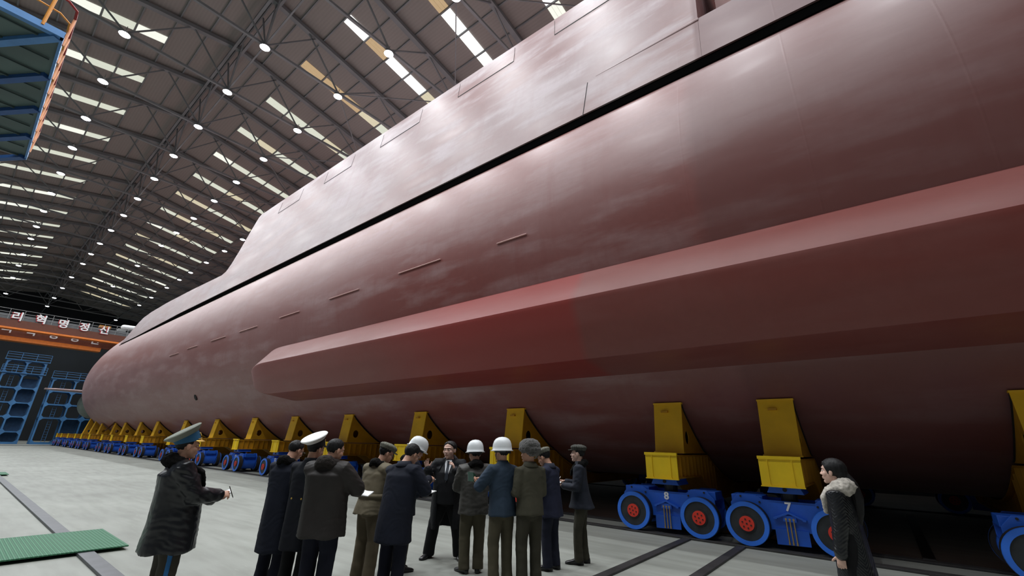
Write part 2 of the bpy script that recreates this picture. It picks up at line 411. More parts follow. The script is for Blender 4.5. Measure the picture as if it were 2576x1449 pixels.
# lamps -------------------------------------------------------------
def make_lamp():
    r = empty('ceiling_light', (0, 0, 25.0))
    mb = MB(); mb.tube([(0, 0, .30), (0, 0, .12)], [.05, .10], 12, dome=False); mb.tube([(0, 0, .12), (0, 0, .0), (0, 0, -.06)], [.10, .24, .27], 20, dome=False)
    mb.cyl((0, 0, -.02), (0, 0, -.06), .29, 20); mb.build('housing', M['lamphouse'], r)
    MB().tube([(0, 0, -.061), (0, 0, -.12)], [.285, .20], 20, dome=False).build('lens', M['lens'], r, smooth=False)
    MB().bar((0, 0, .2), (0, 0, .6), .03).build('hook', M['steel'], r)
    return r
LR = {'left': (.2, [25.6, 31.6, 37.7, 43.8, 49.8, 56.1, 62, 68.1, 74.3, 79.9, 88.4, 95.2, 103.9, 117.6]),
      'ridge': (6.0, [7.5, 13.6, 19.8, 25.6, 31.7, 37.7, 43.9, 49.8, 55.9, 61.8, 68, 74.3, 80, 85.9, 95.3, 104.2, 113.5, 122.6]),
      'right': (11.1, [7.5, 13.6, 19.7, 25.7, 31.7, 37.9, 43.9, 49.7, 56, 62.1, 68.3, 80, 95.4]),
      'far right': (16.8, [7.5, 13.6, 19.7, 25.7, 31.7, 37.9, 43.9, 49.7, 57.4, 63.3, 70, 76.6, 81.9, 88.4, 97.5, 105.6, 124.6]),
      'outer left': (-5.4, [31.6, 43.8, 56.1, 68.1, 79.9, 95.2, 110])}
ROWTXT = {'left': 'row left of the ridge', 'ridge': 'row along the roof ridge', 'right': 'row right of the ridge', 'far right': 'row beyond the hull casing', 'outer left': 'leftmost row of lamps'}
lproto = make_lamp(); first = True
for rn, (lx, ys) in LR.items():
    for i, y in enumerate(ys):
        o = lproto if first else copy_tree(lproto); first = False
        o.location = (lx, y, 25.0)
        tag(o, 'lit white high-bay lamp in the %s, %s' % (ROWTXT[rn], ordn(i)), 'lamp', 'high-bay lamps hanging from the roof')
LP = 360
LP_FAR = .9
def lamp_light(x, y, p):
    l = bpy.data.lights.new('lamp_glow', 'AREA'); l.shape = 'DISK'; l.size = .5; l.energy = p; l.color = (.93, .97, 1.0)
    lo = bpy.data.objects.new('lamp_glow', l); C.objects.link(lo); lo.location = (x, y, 24.85)
for rn, (lx, ys) in LR.items():
    for y in ys: lamp_light(lx, y, LP*(1 if y < 60 else LP_FAR))
for x in (-5.4, .2, 6.0, 11.1):                     # the same rows carry on over and behind the camera
    for y in (-4.5, 1.5, 7.5):
        if (x, y) in ((6.0, 7.5), (11.1, 7.5)): continue
        lamp_light(x, y, LP)
for y in (7.5, 13.6, 19.7, 25.6): lamp_light(-5.4, y, LP)
for y in (7.5, 13.6, 19.7): lamp_light(.2, y, LP)

# ------------------------------------------------------------------ crane
def crane():
    Y = 95.0
    r = empty('overhead_crane', (0, Y, 0))
    def b(x0, x1, y0, y1, z0, z1, n, m): return MB().box(x0, x1, y0, y1, z0, z1).build(n, m, r)
    MB().box(XL + .3, XR - .3, 0, .9, 15.9, 17.0).build('girder', M['brown'], r)
    MB().box(XL + .3, XR - .3, -.25, 1.1, 15.62, 15.86).build('girder_flange', M['orange'], r)
    MB().box(XL + .3, XR - .3, 3.2, 4.0, 14.95, 16.6).build('girder', M['brown'], r)
    MB().box(XL + .3, 12.6, 2.7, 4.3, 14.35, 14.95).build('girder_flange', M['orange'], r)
    rb = MB()
    for x in [XL + .5 + 1.5*i for i in range(28)]: rb.bar((x, .05, 17.0), (x, .05, 18.5), .05)
    for z in (17.5, 18.0, 18.5): rb.bar((XL + .3, .05, z), (XR - .3, .05, z), .05)
    rb.build('guard_rail', M['greyrail'], r)
    MB().box(XL + .3, XR - .3, .1, .16, 17.0, 17.75).build('walkway_panel', mat('grey walkway mesh', (.13, .135, .14), .8), r)
    t = MB(); t.box(13.2, 15.6, .4, 2.6, 17.0, 17.5).box(13.6, 14.6, .6, 1.6, 17.5, 18.3); t.build('trolley', M['greyrail'], r)
    MB().tube([(14.2, .7, 18.6), (16.6, .7, 18.7)], .42, 14).build('hoist_motor', M['white'], r)
    MB().box(11.2, 12.6, .3, 1.2, 17.9, 18.3).build('control_box', M['craneyel'], r)
    for s, px, py in (('리', 44, 797), ('혁', 104, 805), ('명', 160, 816), ('정', 213, 824), ('신', 263, 832)):
        p = on_y(px, py, Y - .2)
        rot = Matrix.Rotation(PI/2, 4, 'X')
        text_mesh('letter', s, 1.35, M['white'], r, Matrix.Translation((p.x, -.2, p.z)) @ rot, .03, bold=.035)
        text_mesh('letter_backing', s, 1.35, M['rednote'], r, Matrix.Translation((p.x - .07, -.1, p.z - .05)) @ rot, .03, bold=.055)
        q = on_y(px - 22, py + 21, Y + 2.6)
        text_mesh('letter', s, 1.35, M['white'], r, Matrix.Translation((q.x, 2.6, 15.95)) @ rot, .03, bold=.035)
    return tag(r, 'orange and brown overhead travelling crane with white Korean lettering at the far end', 'crane')
crane()

# ------------------------------------------------------------------ scaffold towers
def gusset(mb, x, z, y, sx, sz, s=.42, t=.05):
    mb.prism([(x, z), (x + sx*s, z), (x, z + sz*s)], 'y', y - t, y + t)
def tower(label, x0, xs, zs, Y, D, rail_top, deck_h=1.1, pw=.18, panels=()):
    r = empty('scaffold_tower', (x0, Y, 0))
    for y in (0, D):
        holes = []
        for k in range(len(xs) - 1):
            for q in range(len(zs)):
                zlo = (zs[q - 1] if q else .2) + .07; zhi = zs[q] - .07; a, b = xs[k] + pw/2, xs[k + 1] - pw/2; g = .30
                holes.append([(a + g, zlo), (b - g, zlo), (b, zlo + g), (b, zhi - g), (b - g, zhi), (a + g, zhi), (a, zhi - g), (a, zlo + g)])
        MB().prism([(xs[0] - pw/2, 0), (xs[-1] + pw/2, 0), (xs[-1] + pw/2, zs[-1]), (xs[0] - pw/2, zs[-1])], 'y', y - .1, y + .1, holes).build('frame_panel', M['scafblue'], r)
    for x in (xs[0], xs[-1]):
        for z in zs: MB().box(x - .09, x + .09, 0.1, D - .1, z - .11, z + .11).build('cross_beam', M['scafblue'], r)
    dk = MB()
    for z in zs: dk.box(xs[0], xs[-1], 0, D, z + .11, z + .15)
    dk.build('deck', M['scafdark'], r)
    rl = MB()
    for z in zs[-2:] if len(zs) > 4 else zs[-1:]:
        n = max(3, int((xs[-1] - xs[0])/1.3))
        for i in range(n + 1):
            x = xs[0] - .3 + (xs[-1] - xs[0] + .6)*i/n; rl.bar((x, -.3, z), (x, -.3, z + deck_h), .05)
        for h in (.45, .8, 1.1): rl.bar((xs[0] - .3, -.3, z + h*deck_h/1.1), (xs[-1] + .3, -.3, z + h*deck_h/1.1), .05)
        rl.box(xs[0] - .35, xs[-1] + .35, -.35, 0, z + .02, z + .12)
    rl.build('guard_rail', M['scafblue'], r)
    ld = MB(); lx = (xs[0] + xs[1])/2
    for s in (-.2, .2): ld.bar((lx + s, .5, 0), (lx + s, .9, zs[-1]), .04)
    for i in range(int(zs[-1]/.35)): ld.bar((lx - .2, .5 + .4*i*.35/zs[-1], .3 + .35*i), (lx + .2, .5 + .4*i*.35/zs[-1], .3 + .35*i), .03)
    ld.build('ladder', M['scafblue'], r)
    for (a, b, z0, z1) in panels: MB().box(a, b, D - .3, D - .26, z0, z1).build('sheet_panel', M['scafdark'], r)
    return tag(r, label, 'scaffold', 'blue scaffold towers at the far end')
tower('tall blue steel scaffold tower with rounded openings, left of the lower one', 0, [3.0, 5.0, 6.9], [1.6, 3.6, 5.5, 7.5, 9.5, 11.3], 94.6, 2.2, 12.4, panels=((5.1, 6.8, 0, 9),))
tower('lower wide blue scaffold tower right behind the bow of the submarine', 0, [8.2, 10.7, 12.7, 15.0], [3.6, 5.5, 7.4, 9.2], 94.2, 2.6, 10.4, panels=((10.8, 12.6, 0, 3.5), (12.8, 14.9, 0, 9)))
tower('blue scaffold tower cut off by the left edge of the view', 0, [-3.4, -1.2, 1.4], [2, 4.2, 6.2, 8.4, 10.9], 93.2, 2.2, 12.4)
tower('dark blue scaffold tower mostly hidden behind the submarine bow', 0, [17.0, 19.5, 22.0], [3, 6, 9, 12], 94.6, 2.4, 12.4)

# ------------------------------------------------------------------ high work platform, upper left
def platform():
    r = empty('work_platform', (0, 0, 0)); z = 12.0; x1, x0, y0, y1 = -.94, -8.2, 15.55, 24.7
    MB().box(x0, x1 - .03, y0 + .02, y1, z + .10, z + .14).build('deck', M['deck_teal'], r)
    pb = mat('light blue beam paint', (.07, .23, .52), .5)
    MB().box(x0, x1, y0 - .02, y0 + .14, z, z + .2).build('end_beam', pb, r)
    MB().box(x1 - .06, x1, y0, y1, z, z + .2).build('side_beam', pb, r)
    dk = mat('deep blue beam paint', (.02, .09, .28), .55)
    for i, y in enumerate((15.65, 17.9, 20.2, 22.5, 24.55)):
        MB().bar((x1 - .1, y, z + .03), (x0, y + (x1 - x0)*1.55, z - .02) if False else (-3.6, y + 3.95, z + .0), .20, .14).build('diagonal_brace', pb if i == 0 else dk, r)
    ribs = MB()
    for i in range(10):
        y = y0 + .5 + .95*i; ribs.bar((x1 - .15, y, z + .05), (x0, y, z + .09), .05, .04)
    ribs.build('floor_rib', mat('dark teal rib', (.06, .10, .095), .6), r)
    orange = mat('orange rail paint', (.72, .28, .03), .5); red = mat('dark red rail paint', (.30, .02, .02), .5); pale = mat('pale orange stripe', (.75, .33, .16), .5)
    for x in (-1.38, -3.0, -4.8, -6.6): MB().cyl((x, y0, z + .1), (x, y0, z + 1.3), .04, 10).build('rail_post', orange, r)
    MB().tube([(x0, y0, z + .75), (-1.6, y0, z + .75), (-1.2, y0 + .05, z + .75), (-.98, y0 + .3, z + .75), (-.96, y0 + .5, z + .6)], .025, 8).build('mid_rail', orange, r)
    MB().tube([(x0, y0, z + 1.25), (-1.5, y0, z + 1.25), (-1.15, y0 + .05, z + 1.25), (-.95, y0 + .25, z + 1.22), (-.93, y0 + .5, z + 1.1)], .035, 8).build('top_rail', red, r)
    y = y0 + .5; k = 0
    while y < y1:
        MB().cyl((-.93, y, z + 1.1), (-.93, min(y1, y + 1.0), z + 1.1), .035, 8).build('side_rail', red, r)
        MB().cyl((-.945, y, z + .62), (-.945, min(y1, y + 1.0), z + .62), .028, 8).build('mid_rail', pale if k % 2 else orange, r)
        MB().cyl((-.93, y, z + .1), (-.93, y, z + 1.1), .035, 8).build('rail_post', pale, r)
        y += 1.0; k += 1
    for yy in (16.2, 24.0):
        for x in (-7.9, -4.6): MB().box(x - .12, x + .12, yy - .12, yy + .12, 0, z).build('leg', dk, r)
    return tag(r, 'high blue and green steel work platform with orange and red rails at upper left', 'platform')
platform()

# ------------------------------------------------------------------ submarine
XC, ZC, RH = 15.34, 7.63, 6.8
Y0N, LN = 62.0, 30.0
def xh(z, off=0): return XC - math.sqrt(max(.01, (RH + off)**2 - (z - ZC)**2))
def lean_x(z): return 9.16 + (z - 10.46)*.183
sub = empty('submarine', (XC, 30, 0))
def S(mb, name, m, **k):
    o = mb.build(name, m, None, **k); o.parent = sub; o.location = (-XC, -30, 0); return o
mb = MB(); ys = [-24 + 2.0*i for i in range(43)] + [Y0N + LN*math.sin(PI/2*k/16) for k in range(1, 16)] + [Y0N + LN*.9995]
rings = []
for y in ys:
    rr = RH
    if y > Y0N: rr = RH*math.sqrt(max(0, 1 - ((y - Y0N)/LN)**2))
    rr = max(rr, .02); rings.append([(XC + rr*math.cos(a), y, ZC + rr*math.sin(a)) for a in [2*PI*k/144 for k in range(144)]])
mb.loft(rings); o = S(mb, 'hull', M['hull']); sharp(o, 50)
# casing: missile section, fore deck, aft deck
def casing_ring(y, zt, inset=0):
    z0 = 10.92 if y < 43 else 10.90 - .25*min(1, (y - 43)/12); zs = [z0 + (zt - z0)*k/6 for k in range(7)]
    l = [(lean_x(z) + inset, y, z) for z in zs]; 
    r_ = [(2*XC - lean_x(z) - inset, y, z) for z in zs[::-1]]
    return l + r_
prof = [(60.9, 10.75), (60.45, 10.9), (59.9, 11.2), (58.6, 11.85), (57.4, 12.55), (56.3, 12.92), (54, 13.12), (49, 13.2), (42, 13.05), (37, 12.85), (35.3, 12.78), (34.6, 12.95), (34.2, 13.5), (33.9, 14.4), (33.45, 16.4), (33.2, 17.25), (32.9, 17.42), (30, 17.42), (20, 17.36), (10, 17.28), (5, 17.2), (1.62, 17.15)]
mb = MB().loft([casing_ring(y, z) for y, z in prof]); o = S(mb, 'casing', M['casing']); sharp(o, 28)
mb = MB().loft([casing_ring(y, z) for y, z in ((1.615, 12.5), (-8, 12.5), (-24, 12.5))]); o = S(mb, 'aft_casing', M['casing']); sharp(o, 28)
# shoulder wedge that grows out of the casing side
mb = MB().loft([[(lean_x(z) + .01, y, z - h_), (lean_x(z) - p_, y, z - h_*.4), (lean_x(z) - p_, y, z), (lean_x(z) + .01, y, z + h_*.5)] for y, z, p_, h_ in ((4.65, 12.40, .004, .02), (3.4, 12.43, .016, .08), (1.60, 12.47, .03, .12))])
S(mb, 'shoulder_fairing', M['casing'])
mb = MB().prism([(10.6, 12.5), (20.1, 12.5), (19.2, 21.5), (11.5, 21.5)], 'y', 1.3, -15); S(mb, 'sail', M['darkred'])
# black strip standing in for the shade inside the opening between casing and hull
mb = MB(); rings = []
for y, zt, in ((61.0, 10.62), (55, 10.70), (43.2, 10.88), (42.8, 10.94), (20, 10.94), (-24, 10.94)):
    rings.append([(xh(10.45) - .015, y, 10.50), (lean_x(zt) + .06, y, zt), (lean_x(zt) + 1.2, y, zt), (xh(10.4) + 1.2, y, 10.40)])
S(MB().loft(rings), 'limber_gap_shade', M['black'])
# flank fairing, chamfered, with a rounded forward end
P0 = [(xh(5.77) + .15, 5.80), (8.74, 5.68), (8.26, 5.0), (8.19, 4.88), (8.19, 4.76), (8.70, 3.68), (8.76, 3.57), (8.9, 3.53), (10.0, 3.37), (10.4, 3.30)]
zm = 4.50; rings = []
ys = [-24, -10, 0, 8, 14, 18, 19.5, 20.3, 20.8] + [20.9 + 2.3*math.sin(PI/2*k/14) for k in range(1, 15)]
for y in ys:
    kz = 1.0 if y <= 20.9 else max(.0, 1 - ((y - 20.9)/2.3001)**2.2)**.5; kx = kz**.38 if kz > .01 else 0
    rg = []
    for (x, z) in P0:
        z2 = zm + (z - zm)*max(kz, .02); pr = xh(z) - x; rg.append((xh(z2) - pr*kx + (.04 if kx < .05 else 0), y, z2))
    rg.append((11.5, y, zm - .3*kz)); rg.append((10.8, y, zm + .3*kz)); rings.append(rg)
o = S(MB().loft(rings), 'flank_fairing', M['flank']); sharp(o, 30)
# bow plane, lower fin and cap
Yp = 80.0
pl = [on_y(112, 979, Yp), on_y(197, 983, Yp)]
zpl = (pl[0].z + pl[1].z)/2
prf = lambda x, ch, t: [(x, Yp + ch*a, zpl + t*b) for a, b in ((-1, 0), (-.6, .5), (0, 1), (.6, .6), (1, 0), (.6, -.6), (0, -1), (-.6, -.5))]
S(MB().loft([prf(pl[0].x, .8, .10), prf(pl[0].x + 1, 1.0, .16), prf(11.5, 1.3, .2), prf(13.5, 1.4, .2)]), 'bow_plane', M['casing'], smooth=True)
a = on_y(285, 1066, 60.5); b_ = on_y(266, 1081, 60.5)
S(MB().loft([[(p.x + dx, p.y + dy, p.z + dz) for dx, dy, dz in ((-w*.3, -w, -.05), (.05, 0, .12), (w*.3, w, 0), (0, 0, -.14))] for p, w in ((b_, .5), ((a + b_)/2, .8), (a + (a - b_)*.6, 1.1))]), 'keel_fin', M['casing'])
cp = on_y(190, 1010, 78)
S(MB().ell((cp.x + 2.25, 80.5, cp.z), (1.7, 2.4, 1.9), nu=24, nv=14), 'sonar_dome', M['dome'], smooth=True)
# weld beads on the hull side, seams of the casing doors
def onhull(px, py, off=.0):
    d = wray(px, py); ox, oz = -XC, 1.7 - ZC; A = d.x**2 + d.z**2; B = 2*(ox*d.x + oz*d.z); c_ = ox*ox + oz*oz - (RH + off)**2
    t = (-B - math.sqrt(max(0, B*B - 4*A*c_)))/2/A; return CAM + d*t
def onlean(px, py):
    n = Vector((-1, 0, .183)); d = wray(px, py); return CAM + d*((Vector((9.16, 0, 10.46)) - CAM).dot(n)/d.dot(n))
for (a, b_) in (((1250, 614), (1324, 587)), ((1002, 688), (1108, 652)), ((828, 752), (903, 727)), ((703, 799), (753, 783)), ((602, 835), (647, 820)), ((531, 857), (567, 847)), ((471, 877), (496, 870)), ((426, 895), (449, 888))):
    p, q = onhull(*a, .02), onhull(*b_, .02); p.z = q.z = (p.z + q.z)/2
    S(MB().cyl(p, q, .02, 8), 'weld_bead', M['bead'])
hp_ = onhull(492, 1000, .02)
S(MB().cyl(hp_ + Vector((-.02, 0, -.01)), hp_ + Vector((.3, 0, .15)), .19, 16), 'drain_port', M['seam'])
def seam(p, q, w=.035):
    n = Vector((-1, 0, .183)).normalized()
    S(MB().bar(p + n*.002, q + n*.002, w, .014, up=n), 'door_seam', M['seam'])
doors = [((1395, 90), (1540, 0)), ((1152, 245), (1290, 165)), ((957, 370), (1055, 308)), ((817, 458), (885, 415)), ((703, 530), (755, 498))]
for i, (a, b_) in enumerate(doors):
    p, q = onlean(*a), onlean(*b_); zz = 16.15; p.z = q.z = zz; p.x = q.x = lean_x(zz)
    seam(p, q, .05)
    up = Vector((lean_x(17.1), p.y + .1, 17.1))
    seam(p, up, .012); up2 = Vector((lean_x(17.1), q.y + .1, 17.1)); seam(q, up2, .012)
seam(onlean(1478, 208), onlean(1466, 292), .02)
tag(sub, 'huge red-primed submarine resting on a row of yellow cradles', 'submarine')

# ------------------------------------------------------------------ bogies and cradles
def make_wheel(r, y, x, side, detail=True):
    w = MB(); w_ = .2
    rim = []; n = 40
    pr = [(0, .292), (0, .365), (.03, .372), (.03, .33), (w_, .33), (w_, .20), (.05, .20), (.05, .292)]
    rings = [[(x + side*a, y + b*math.cos(t), .372 + b*math.sin(t)) for a, b in pr] for t in [2*PI*k/n for k in range(n)]]
    rings.append(rings[0]); w.loft(rings, cap=False)
    wo = w.build('wheel', M['rimblue'], r); sharp(wo, 30)
    t = MB(); pr = [(.031, .31), (.031, .368), (w_ + .01, .368), (w_ + .01, .31)]
    rings = [[(x + side*a, y + b*math.cos(q), .372 + b*math.sin(q)) for a, b in pr] for q in [2*PI*k/n for k in range(n)]]; rings.append(rings[0])
    t.loft(rings, cap=False); to = t.build('tyre', M['tyre'], wo); sharp(to, 30)
    d = MB(); d.cyl((x + side*.02, y, .372), (x + side*.18, y, .372), .298, 32); d.cyl((x + side*.008, y, .372), (x + side*.02, y, .372), .155, 28); d.build('wheel_disc', M['disc'], wo)
    h = MB(); h.cyl((x - side*.012, y, .372), (x + side*.02, y, .372), .128, 28); ho = h.build('hub_cap', M['redhub'], wo)
    if detail:
        b = MB()
        for k in range(6):
            a = k*PI/3 + .3; b.cyl((x - side*.022, y + .075*math.cos(a), .372 + .075*math.sin(a)), (x, y + .075*math.cos(a), .372 + .075*math.sin(a)), .014, 8)
        b.cyl((x - side*.018, y, .372), (x, y, .372), .016, 8)
        b.build('hub_bolt', M['tyre'], wo)
WY = .69
def make_bogie(num=None):
    """local x=0 is the outer wheel face, x grows under the hull"""
    r = empty('rail_bogie', (0, 0, 0))
    for x, s in ((0, 1), (1.1, -1)):
        for y in (-WY, WY): make_wheel(r, y, x, s)
    def plate(xa, xb):
        out = [(-.97, .50), (-.97, .70), (-.83, .86), (-.52, .86), (-.42, .79), (.42, .79), (.52, .86), (.83, .86), (.97, .70), (.97, .50), (.80, .30), (.30, .30), (-.30, .30), (-.80, .30)]
        return MB().prism(out, 'x', xa, xb)
    plate(.20, .235).build('side_plate', M['blue'], r, bevel=.006)
    plate(.865, .90).build('side_plate', M['blue'], r, bevel=.006)
    c = MB(); c.box(.235, .865, -.80, .80, .38, .70)
    c.box(.30, .80, -.97, -.42, .68, .84).box(.30, .80, .42, .97, .68, .84); c.build('frame_box', M['blue'], r, bevel=.01)
    for y in (-WY, WY): MB().cyl((.235, y, .372), (.865, y, .372), .25, 28).build('axle_housing', M['blue'], r, smooth=False)
    s = MB(); s.prism([(-.26, .33), (.26, .33), (.26, .07), (-.26, .09)], 'x', .17, .20); s.build('skirt_plate', M['blue'], r)
    lug = MB(); lug.prism([(0, .62), (.26, .51), (.26, .485), (.20, .485), (.20, .50), (0, .585), (-.20, .50), (-.20, .485), (-.26, .485), (-.26, .51)], 'x', .12, .20)
    lug.prism([(0, .60), (.2, .50), (-.2, .50)], 'x', .185, .20); lug.build('lifting_lug', M['blue'], r, bevel=.004)
    g = MB(); g.box(.14, .20, -.105, .105, .46, .56); go = g.build('grease_block', M['blue'], r)
    p = MB()
    for y in (-.06, 0, .06): p.cyl((.145, y, .50), (.145, y, .09), .011, 8); p.cyl((.13, y, .50), (.15, y, .50), .018, 8); p.cyl((.145, y, .13), (.145, y, .09), .016, 8)
    p.build('grease_pipe', M['brass'], go)
    bt = MB()
    for (y, z) in ((-.78, .82), (-.46, .74), (.46, .74), (.78, .82), (-.36, .40), (.36, .40)):
        bt.cyl((.185, y, z), (.205, y, z), .018, 10)
    bt.build('plate_bolt', M['tyre'], r)
    y_ = MB(); y_.prism([(-.30, .92), (.30, .92), (.26, 1.0), (.26, 1.07), (-.26, 1.07), (-.26, 1.0)], 'x', .16, .80); y_.box(.22, .74, -.18, .18, .98, 1.07)
    y_.build('yoke', M['blue'], r, bevel=.008)
    MB().cyl((.5, 0, .68), (.5, 0, .93), .14, 20).build('jack_piston', M['disc'], r)
    MB().cyl((.14, 0, .985), (.17, 0, .985), .035, 12).build('yoke_pin', M['tyre'], r)
    if num:
        rot = Matrix.Rotation(-PI/2, 4, 'Z') @ Matrix.Rotation(PI/2, 4, 'X')
        text_mesh('number_marking', num, .20, M['white'], r, Matrix.Translation((.193, 0, .695)) @ rot, .004, bold=.007)
    return r
def saddle_z(x): return ZC - math.sqrt((RH + .04)**2 - (x - XC)**2)
def make_cradle(tall=False, post=True):
    """world x coordinates, local y about the beam centre"""
    r = empty('hull_cradle', (XC, 0, 0))
    def P(mb, n, m, **k):
        o = mb.build(n, m, None, **k); o.parent = r; o.location = (-XC, 0, 0); return o
    xs = [9.93 + .1*i for i in range(int((20.75 - 9.93)/.1) + 1)]
    def top(x): return min(1.555, saddle_z(x) - .01) if abs(x - XC) < 4 else 1.555
    def bot(x):
        d = abs(x - XC); return 1.085 if d > 3.9 else (.50 if d < 2.9 else .50 + (d - 2.9)*.585)
    for s in (-1, 1):
        rg = []; stations = [(x, 0) for x in xs]
        for i in range(1, 44):
            x = 9.93 + .25*i
            if not (12.9 < x < 17.8): stations += [(x - .011, 0), (x - .01, 1), (x + .01, 1), (x + .011, 0)]
        for x, rb in sorted(stations):
            yi, yo = s*.225, s*(.335 if rb else .25)
            rg.append([(x, yi, bot(x) + .005), (x, yo, bot(x) + .005), (x, yo, top(x) - .005), (x, yi, top(x) - .005)])
        P(MB().loft(rg), 'beam_web', M['ochre'])
    fl = MB()
    for i in range(len(xs) - 1):
        a, b = xs[i], xs[i + 1]
        for (f, t) in ((top, .03), (bot, -.03)):
            za, zb = f(a), f(b)
            fl.add([(a, -.345, za), (b, -.345, zb), (b, .345, zb), (a, .345, za), (a, -.345, za - t), (b, -.345, zb - t), (b, .345, zb - t), (a, .345, za - t)],
                   [(0, 1, 2, 3), (7, 6, 5, 4), (0, 4, 5, 1), (1, 5, 6, 2), (2, 6, 7, 3), (3, 7, 4, 0)])
    P(fl, 'beam_flange', M['ochre'])
    for (xa, xb) in ((9.90, 9.93), (20.75, 20.78)):
        e = MB().box(xa, xb, -.345, .345, 1.08, 1.585); e.box(xa - .03 if xa < 12 else xa, xb if xa < 12 else xb + .03, -.355, .355, 1.545, 1.60)
        e.box(xa - .03 if xa < 12 else xa, xb, -.355, .355, 1.065, 1.085)
        if xa < 12:
            for y in (-.2, .2):
                e.box(xa - .018, xa, y - .008, y + .008, 1.085, 1.545)
                e.prism([(y - .03, 1.545), (y + .03, 1.545), (y, 1.51)], 'x', xa - .02, xa); e.prism([(y - .03, 1.085), (y + .03, 1.085), (y, 1.12)], 'x', xa - .02, xa)
        P(e, 'end_plate', M['yellow'])
    if post:
        zt = 2.70 if not tall else tall; x0, x1 = 10.46, 10.60 if not tall else 10.60 + (zt - 2.7)*.28
        for s in (0, 1):
            mx = (lambda x: 2*XC - x) if s else (lambda x: x)
            fa = MB(); fa.add([(mx(x0), -.325, 1.6), (mx(x0), .325, 1.6), (mx(x1), .325, zt), (mx(x1), -.325, zt), (mx(x0 + .03), -.325, 1.6), (mx(x0 + .03), .325, 1.6), (mx(x1 + .03), .325, zt), (mx(x1 + .03), -.325, zt)],
                              [(0, 1, 2, 3), (7, 6, 5, 4), (0, 4, 5, 1), (1, 5, 6, 2), (2, 6, 7, 3), (3, 7, 4, 0)])
            fa.box(min(mx(x0 - .04), mx(x0 + .05)), max(mx(x0 - .04), mx(x0 + .05)), -.34, .34, 1.59, 1.62)
            fa.box(min(mx(x1 - .02), mx(x1 + .1)), max(mx(x1 - .02), mx(x1 + .1)), -.335, .335, zt - .03, zt + .005)
            P(fa, 'saddle_post', M['post'] if not s else M['ochre'])
            if not tall:
                arc = [(x1 + .03 + k*(12.25 - x1 - .03)/12, 0) for k in range(13)]
                pts = [(x0 + .03, 1.59), (x1 + .03, zt - .02)] + [(x, max(1.6, saddle_z(x) - .03)) for x, _ in arc[1:]] + [(12.25, 1.59)]
                hole = [(10.86 + .13*math.cos(a), 1.93 + .15*math.sin(a)) for a in [2*PI*k/20 for k in range(20)]]
            else:
                pts = [(x0 + .03, 1.59), (x1 + .03, zt - .02), (x1 + .5, zt - .7), (x1 + 1.1, 2.2), (12.3, 1.72), (12.5, 1.59)]
                hole = [(10.95 + .12*math.cos(a), 1.93 + .14*math.sin(a)) for a in [2*PI*k/20 for k in range(20)]]
            pts = [(mx(a), b) for a, b in pts]; hole = [(mx(a), b) for a, b in hole]
            for q in (-1, 1): P(MB().prism(pts, 'y', q*.29 - .012, q*.29 + .012, [hole]), 'saddle_web', M['ochre'])
            tp = MB(); n_ = len(pts) - 1
            for i in range(1, n_ - 1):
                (xa, za), (xb, zb) = pts[i], pts[i + 1]
                tp.add([(xa, -.325, za), (xb, -.325, zb), (xb, .325, zb), (xa, .325, za), (xa, -.325, za + .02), (xb, -.325, zb + .02), (xb, .325, zb + .02), (xa, .325, za + .02)],
                       [(0, 1, 2, 3), (7, 6, 5, 4), (0, 4, 5, 1), (1, 5, 6, 2), (2, 6, 7, 3), (3, 7, 4, 0)])
            P(tp, 'saddle_pad', M['tyre'])
            if not s and not tall: P(MB().box(x1 - .09, x1 - .03, -.02, .14, zt - .22, zt - .18), 'hook', M['ochre'])
    return r
CY = [-2.1, 1.55, 3.79, 8.38, 12.75, 17.4, 22.15, 26.75, 32.3, 38.2, 45.0, 50.0, 55.4, 59.5, 65.7, 70.1, 74.0, 79.0, 84.0, 87.8]
NUM = {1: '7', 2: '8', 6: '12', 7: '13', 3: '9', 4: '10', 5: '11'}
bproto = make_bogie(); cproto = make_cradle(); tproto = make_cradle(tall=3.35); nproto = make_cradle(post=False)
used = set()
def take(p):
    if p not in used: used.add(p); return p
    return copy_tree(p)
for i, y in enumerate(CY):
    if i in NUM: b = make_bogie(NUM[i])
    else: b = take(bproto)
    b.location = (9.85, y, .035)
    c = take(tproto if y in (70.1, 74.0) else (nproto if y > 75 else cproto)); c.location = (XC, y, .0)
    if i == 0: w_, w2 = 'cut off by the right edge of the view', 'cut off by the right edge of the view'
    elif i in (1, 2): w_ = 'marked with a large white %s' % NUM[i]; w2 = 'above the bogie numbered %s' % NUM[i]
    elif i in NUM: w_ = 'numbered %s, %s along the row' % (NUM[i], ordn(i - 1)); w2 = '%s along the row' % ordn(i - 1)
    else: w_ = '%s along the row' % ordn(i - 1); w2 = w_
    tag(b, 'blue four-wheeled rail bogie ' + w_, 'bogie', 'blue bogies along the near track')
    tag(c, ('yellow steel hull cradle ' if y < 75 else 'empty low yellow cradle beam past the bow, ') + w2, 'cradle', 'yellow hull cradles')
for j, i in enumerate((0, 1, 2, 3)):
    b = copy_tree(bproto); b.location = (20.83, CY[i], .035); b.rotation_euler = (0, 0, PI)
    tag(b, 'shadowed blue bogie on the far track opposite ' + ['the one at right edge', 'number 7', 'number 8', 'the one after number 8'][j], 'bogie', 'blue bogies along the far track')
